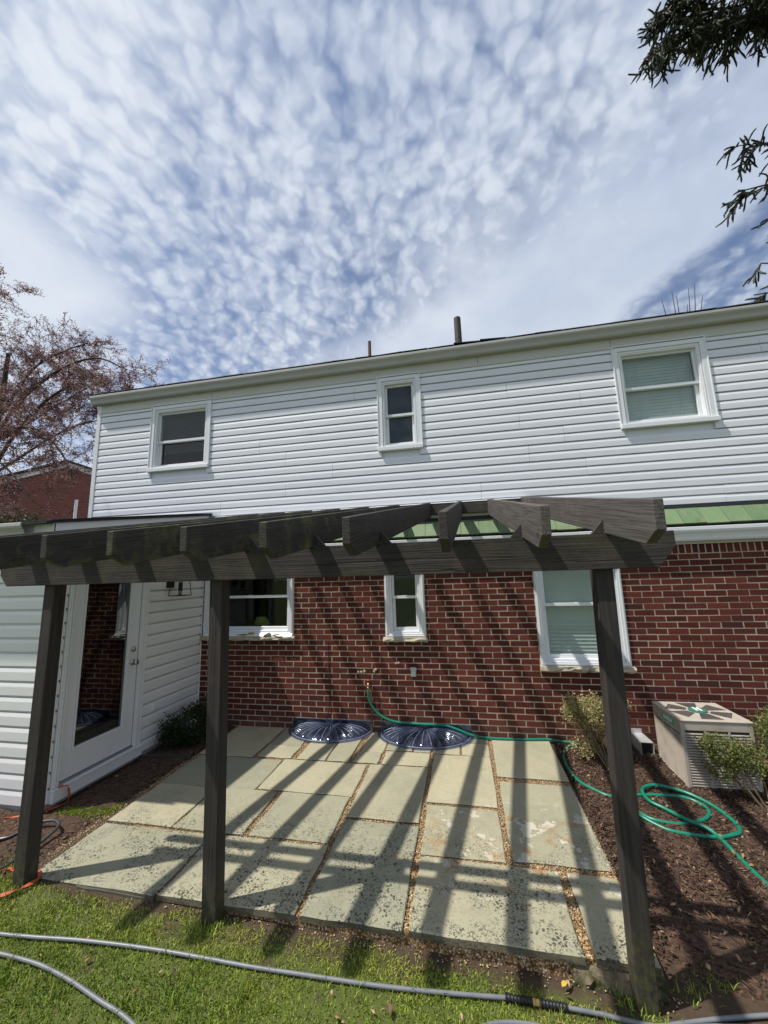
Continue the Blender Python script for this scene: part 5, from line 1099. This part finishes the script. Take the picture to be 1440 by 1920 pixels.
bough([(6.8, 1.0, 10.7), (5.2, .2, 10.4), (4.0, -.1, 10.0), (3.2, -.1, 9.8)], .05, 60, .46)
bough([(6.8, 1.0, 10.0), (5.4, .5, 9.5), (4.2, .3, 9.25), (3.4, .3, 9.1)], .05, 60, .44)
bough([(6.8, .9, 10.8), (5.3, .0, 10.6), (4.2, -.3, 9.9), (3.4, -.35, 9.3)], .05, 44, .55)
bough([(6.8, 1.0, 10.2), (5.4, .2, 9.7), (4.5, -.1, 9.35), (3.7, -.1, 9.1)], .05, 60, .42)
bough([(6.8, 1.0, 11.2), (5.4, .3, 10.9), (4.5, .2, 10.4), (3.6, .2, 10.1)], .05, 44, .50)
bough([(6.8, 1.0, 8.6), (5.4, .7, 8.0), (4.4, .6, 7.55), (3.58, .6, 7.50)], .045, 34, .48)
bough([(6.8, 1.0, 8.0), (5.4, .7, 7.4), (4.4, .6, 6.95), (3.50, .6, 6.85)], .045, 34, .46)
bough([(6.8, 1.0, 7.3), (5.4, .7, 6.7), (4.4, .6, 6.3), (3.66, .6, 6.35)], .04, 16, .36)
bough([(6.8, 1.0, 6.4), (5.4, .7, 5.9), (4.4, .6, 5.55), (3.50, .6, 5.72)], .04, 18, .34)
bough([(6.8, 1.0, 6.1), (5.2, .7, 5.6), (4.2, .65, 5.35), (3.35, .6, 5.28)], .04, 22, .34)
for z in range(12, 19): bough([(6.8, 1, z), (5.6, 1+rr.uniform(-1, 1), z-.4), (6.8-(19.5-z)*.42, 1+rr.uniform(-1.4, 1.4), z-.9)], .04, 8, .55); bough([(6.8, 1, z-.4), (7.9, 1+rr.uniform(-1, 1), z-.8), (6.8+(19.5-z)*.42, 1+rr.uniform(-1.4, 1.4), z-1.3)], .04, 6, .55)
tm = MB(); tube_branches(tm, segs); tm.build('trunk', 'bark_pale', spr)
npv = np.concatenate(nv); sh_ = npmesh('needles', npv, np.arange(len(npv)).reshape(-1, 3), np.concatenate(nr), 'needle', spr)
rod.build('twigs', 'needle', spr)
# evergreen beyond the addition
eb = thing('evergreen_tree', 'small dark green leafy tree behind the addition roof', 'tree', (-12.2, 3.2, -.02)); segs = [([Vector((-12.2, 3.2, -.1)), Vector((-12.2, 3.2, 1.2)), Vector((-12.15, 3.2, 3.0))], .10, .03, 8)]
for _ in range(16): a = rr.uniform(0, 6.28); z = rr.uniform(.9, 2.6); segs.append(([Vector((-12.2, 3.2, z)), Vector((-12.2+.5*math.cos(a), 3.2+.5*math.sin(a), z+.35)), Vector((-12.2+.9*math.cos(a), 3.2+.9*math.sin(a), z+.6))], .025, .008, 5))
tm = MB(); tube_branches(tm, segs); tm.build('trunk', 'bark', eb); pts = []
for _ in range(240):
    v_ = rng.normal(size=3); v_ /= np.linalg.norm(v_); pts.append(np.array([-12.2, 3.2, 2.65])+v_*rng.uniform(.4, 1)**.5*np.array([1.12, 1.1, 1.15])+rng.normal(size=(34, 3))*.11)
leaves('crown', np.concatenate(pts), .05, .10, 'leaf_dark', eb)

# ================================================================== NEIGHBOUR'S HOUSE
nh = thing('neighbour_house', 'red brick house with a white edged gable behind the bronze tree', 'house', (-17.7, 9, 0)); ROT = R(24); nh.rotation_euler = (0, 0, ROT)
def nb(mb, name, mtl, parent, **k):                # local coordinates of the rotated house
    mb.v = [(x-17.7, y+9, z) for x, y, z in mb.v]; o = mb.build(name, mtl, parent, origin=(-17.7, 9, 0) if parent is nh else None or (-17.7, 9, 0), **k); return o
sl_ = .34; wl, wr_, pk = -7.5, 5.2, 7.24
m_ = MB(); m_.prism([(wl, -.2), (wr_, -.2), (wr_, pk-sl_*wr_-.12), (0, pk-.12), (wl, pk+sl_*wl-.12)], lambda x, z: (x, 0, z), lambda x, z: (x, 9, z)); nwall = nb(m_, 'wall', 'far_brick', nh)
for s_, e in ((-1, wl-.3), (1, wr_+.3)):
    m_ = MB(); m_.prism([(0, pk+.02), (e, pk+.02-sl_*abs(e)), (e, pk-.20-sl_*abs(e)), (0, pk-.20)], lambda x, z: (x, -.06, z), lambda x, z: (x, -.01, z)); nb(m_, 'rake_board', 'trim', nh)
    m_ = MB(); m_.prism([(0, pk+.12), (e, pk+.12-sl_*abs(e)), (e, pk+.02-sl_*abs(e)), (0, pk+.02)], lambda x, z: (x, -.14, z), lambda x, z: (x, 9.1, z)); nb(m_, 'roof', 'roof_shingle', nh)
for x in (-4.6, -1.2, 2.4):
    m_ = MB(); boxes(m_, x-.5, x+.5, 1.6, 3.0, .08, .08, .1, .08, -.03, .04); wn = nb(m_, 'window', 'trim', nh); m_ = MB(); m_.box(x-.42, x+.42, -.012, -.005, 1.7, 2.92); nb(m_, 'pane', 'dark', wn)

# ================================================================== GROUND COVER
def blades(name, pts, hmin, hmax, wmin, wmax, mtl, lean=.5, tone=None, **props):
    k = len(pts); h_ = rng.uniform(hmin, hmax, k); w_ = rng.uniform(wmin, wmax, k); a = rng.uniform(0, 2*np.pi, k); l = np.abs(rng.normal(0, lean, k)); b = rng.uniform(0, 2*np.pi, k)
    s_ = np.stack([np.cos(a), np.sin(a), np.zeros(k)], -1)*w_[:, None]/2; dd = np.stack([np.cos(b)*l, np.sin(b)*l, np.ones(k)], -1); dd /= np.linalg.norm(dd, axis=1, keepdims=True)
    mid = pts+dd*(h_*.55)[:, None]; d2 = dd+np.stack([np.cos(b)*l*.9, np.sin(b)*l*.9, -.25*l], -1); d2 /= np.linalg.norm(d2, axis=1, keepdims=True); tip = mid+d2*(h_*.5)[:, None]
    Vv = np.stack([pts-s_, pts+s_, mid+s_*.8, mid-s_*.8, tip], 1).reshape(-1, 3)
    i0 = np.arange(k)[:, None]*5; F = np.concatenate([i0+np.array([[0, 1, 2]]), i0+np.array([[0, 2, 3]]), i0+np.array([[3, 2, 4]])], 1).reshape(-1, 3)
    t_ = rng.random(k)*.6 if tone is None else np.where(rng.random(k) < .07, rng.uniform(.85, 1, k), np.clip(tone+rng.normal(0, .15, k), 0, 1))
    return npmesh(name, Vv, F, np.repeat(t_, 5), mtl, **props)
N = 400000; x = rng.uniform(-5.6, 1.9, N); y = rng.uniform(-3.9, -2.48, N)
nz_ = vnoise(x*5, y*5, 2)*.6+vnoise(x*13, y*13, 3)*.4; cl = vnoise(x*22, y*22, 8)
edge = (-2.492-y)/.055-(nz_-.44)*1.5; edge -= np.clip((x+.55)/.35, 0, 1)*(1.0+1.2*np.clip((x+.1)/.3, 0, 1))*np.clip((y+2.95)/.25, 0, 1)
p_ = np.clip(edge, 0, 1)*(.30+.9*cl)*np.clip((vnoise(x*3.7, y*6.1, 44)*.65+vnoise(x*11, y*11, 45)*.35-.20)/.22, .32, 1)
far = np.clip((-3.35-y)/.3, 0, 1); p_ *= 1-.7*far
kp = rng.random(N) < p_*.80; x, y, nz_ = x[kp], y[kp], nz_[kp]
tone = np.clip(.12+.62*vnoise(x*3.1, y*3.1, 12)+.25*(y > -2.72)*(vnoise(x*6, y*6, 13))-.18*(y < -2.85), 0, .9)
P_ = np.column_stack([x, y, gh(x, y)-.002+(vnoise(x*2, y*2, 1)-.5)*.012])
blades('grass', P_, .008, .024, .0030, .0062, 'grass', .75, tone, kind='stuff')
tx_ = []
for _ in range(170):
    cx, cy = rng.uniform(-4.6, .1), rng.uniform(-3.3, -2.66); tx_.append(np.column_stack([cx+rng.normal(0, .022, 26), cy+rng.normal(0, .022, 26)]))
t_ = np.concatenate(tx_); blades('tall_grass', np.column_stack([t_, gh(t_[:, 0], t_[:, 1])-.003]), .028, .062, .0022, .0040, 'grass', .55, np.full(len(t_), .16), kind='stuff')
t_ = []
for cx, cy, k, s_ in ((-3.40, -2.63, 120, .05), (-3.52, -2.56, 160, .07), (-3.6, -2.45, 60, .06), (.03, -2.55, 45, .03), (.12, -2.60, 35, .03), (-.02, -2.50, 22, .02), (.52, -1.95, 60, .05), (.75, -2.2, 70, .05), (.48, -2.38, 90, .06), (.30, -2.46, 50, .05), (-2.02, -2.60, 60, .04), (-2.14, -2.62, 60, .04)): t_.append(np.column_stack([cx+rng.normal(0, s_, k), cy+rng.normal(0, s_*.6, k)]))
t_ = np.concatenate(t_); blades('weeds', np.column_stack([t_, gh(t_[:, 0], t_[:, 1])+.01]), .018, .050, .003, .006, 'grass', .8, np.full(len(t_), .35), kind='stuff')
k = 9000; a = rng.normal(0, 1, k); t_ = np.column_stack([-3.68+a*.13+rng.normal(0, .03, k), -1.82+a*.03+rng.normal(0, .045, k)]); t_ = t_[(t_[:, 0] > -3.98) & (t_[:, 0] < -3.475)]
blades('moss_patch', np.column_stack([t_, gh(t_[:, 0], t_[:, 1])+.006]), .008, .018, .003, .006, 'grass', .8, np.full(len(t_), .45), kind='stuff')
# bark chips
def chips(name, xy, up, l0, l1, w0, w1, mtl, tone=None, lift=.35, **props):
    k = len(xy); L = rng.uniform(l0, l1, k)*.5; w_ = rng.uniform(w0, w1, k)*.5; a = rng.uniform(0, 2*np.pi, k); tl = rng.normal(0, lift, k); rl = rng.normal(0, lift, k)
    d_ = np.stack([np.cos(a)*np.cos(tl), np.sin(a)*np.cos(tl), np.sin(tl)], -1); s_ = np.stack([-np.sin(a)*np.cos(rl), np.cos(a)*np.cos(rl), np.sin(rl)], -1)
    c = np.column_stack([xy, up]); Vv = np.stack([c-d_*L[:, None]-s_*(w_*.6)[:, None], c-d_*(L*.2)[:, None]+s_*w_[:, None], c+d_*L[:, None]+s_*(w_*.5)[:, None], c+d_*(L*.3)[:, None]-s_*w_[:, None]], 1)
    up_v = np.cross(d_, s_)*.0018; V2 = Vv-up_v[:, None]; Vall = np.concatenate([Vv, V2], 1).reshape(-1, 3); q = np.array([[0, 1, 2, 3], [7, 6, 5, 4], [0, 4, 5, 1], [1, 5, 6, 2], [2, 6, 7, 3], [3, 7, 4, 0]])
    F = (np.arange(k)[:, None, None]*8+q[None]).reshape(-1, 4)
    return npmesh(name, Vall, F, np.repeat(rng.random(k)**1.5 if tone is None else tone, 8), mtl, **props)
k = 30000; xy = np.column_stack([.25+np.abs(rng.uniform(0, 2.9, k)), rng.uniform(-2.42, .0, k)]); dn = np.clip((xy[:, 1]+2.5)/.7, .12, 1)*(.35+.9*vnoise(xy[:, 0]*4, xy[:, 1]*4, 31)); xy = xy[rng.random(k) < dn]
zz = gh(xy[:, 0], xy[:, 1])+.028+vnoise(xy[:, 0]*7, xy[:, 1]*7, 5)*.018+rng.uniform(-.004, .010, len(xy))
chips('bark_chips', xy, zz, .012, .050, .004, .013, 'mulch_chip', kind='stuff')
k = 5200; xy = np.column_stack([rng.uniform(-5.2, -3.49, k), rng.uniform(-2.5, -.1, k)]); ok = (xy[:, 1] < -1.98) | (xy[:, 0] > -4.04); ok &= ~((xy[:, 1] > -1.95) & (xy[:, 0] < -4.04)); xy = xy[ok]
chips('bark_chips', xy, gh(xy[:, 0], xy[:, 1])+.014+rng.uniform(-.004, .010, len(xy)), .012, .045, .004, .013, 'mulch_chip', kind='stuff')
k = 380; xy = np.concatenate([np.column_stack([rng.uniform(.26, 2.4, k), rng.uniform(-2.4, -.1, k)]), np.column_stack([rng.uniform(-4.6, .3, 60), rng.uniform(-3.0, -2.52, 60)]), np.column_stack([rng.uniform(-4.5, -3.5, 50), rng.uniform(-2.5, -.3, 50)])])
xy = xy[~((xy[:, 1] > -1.93) & (xy[:, 0] < -4.04))]
chips('leaf_litter', xy, gh(xy[:, 0], xy[:, 1])+.044*(xy[:, 0] > .24)+.02, .014, .040, .008, .020, 'litter', lift=.5, kind='stuff')
# straw stalks on the mulch and a few leaves
for pts, lab in (([(.62, -2.02), (.66, -2.10), (.74, -2.17)], 'pale dry stalk lying on the mulch beside the right post'),):
    m_ = MB(); m_.tube(catmull([(x_, y_, float(gh(x_, y_))+.050) for x_, y_ in pts], 4), .0022, 5); tag(m_.build('dry_stalk', 'litter', None, origin=(.66, -2.1, 0)), lab, 'stalk')
def fallen_leaf(x_, y_, s_, a, mtl, label, z=None):
    zz = (float(gh(x_, y_))+.030) if z is None else z; m_ = MB(); c, s2 = math.cos(a), math.sin(a); pr2 = [(-.5, 0, 0), (-.2, .26, .12), (.15, .24, .16), (.5, 0, .05), (.15, -.24, .14), (-.2, -.26, .10), (0, 0, .02)]
    v1 = [(x_+s_*(p*c-q*s2), y_+s_*(p*s2+q*c), zz+s_*h_) for p, q, h_ in pr2]; v2 = [(p, q, h_-.0012) for p, q, h_ in v1]
    m_.add(v1+v2, [(0, 1, 6), (1, 2, 6), (2, 3, 6), (3, 4, 6), (4, 5, 6), (5, 0, 6), (8, 7, 13), (9, 8, 13), (10, 9, 13), (11, 10, 13), (12, 11, 13), (7, 12, 13)]); tag(m_.build('fallen_leaf', mtl, None, origin=(x_, y_, zz)), label, 'leaf')
fallen_leaf(-.235, -2.545, .040, .8, 'yellow_leaf', 'small yellow fallen leaf on the grass by the patio edge'); fallen_leaf(-1.02, -2.80, .045, 1.9, 'pipe_rust', 'curled brown fallen leaf on the lawn in front of the grey hose')
for x_, y_, s_ in ((-.08, -2.53, .010), (.02, -2.60, .008)): pass
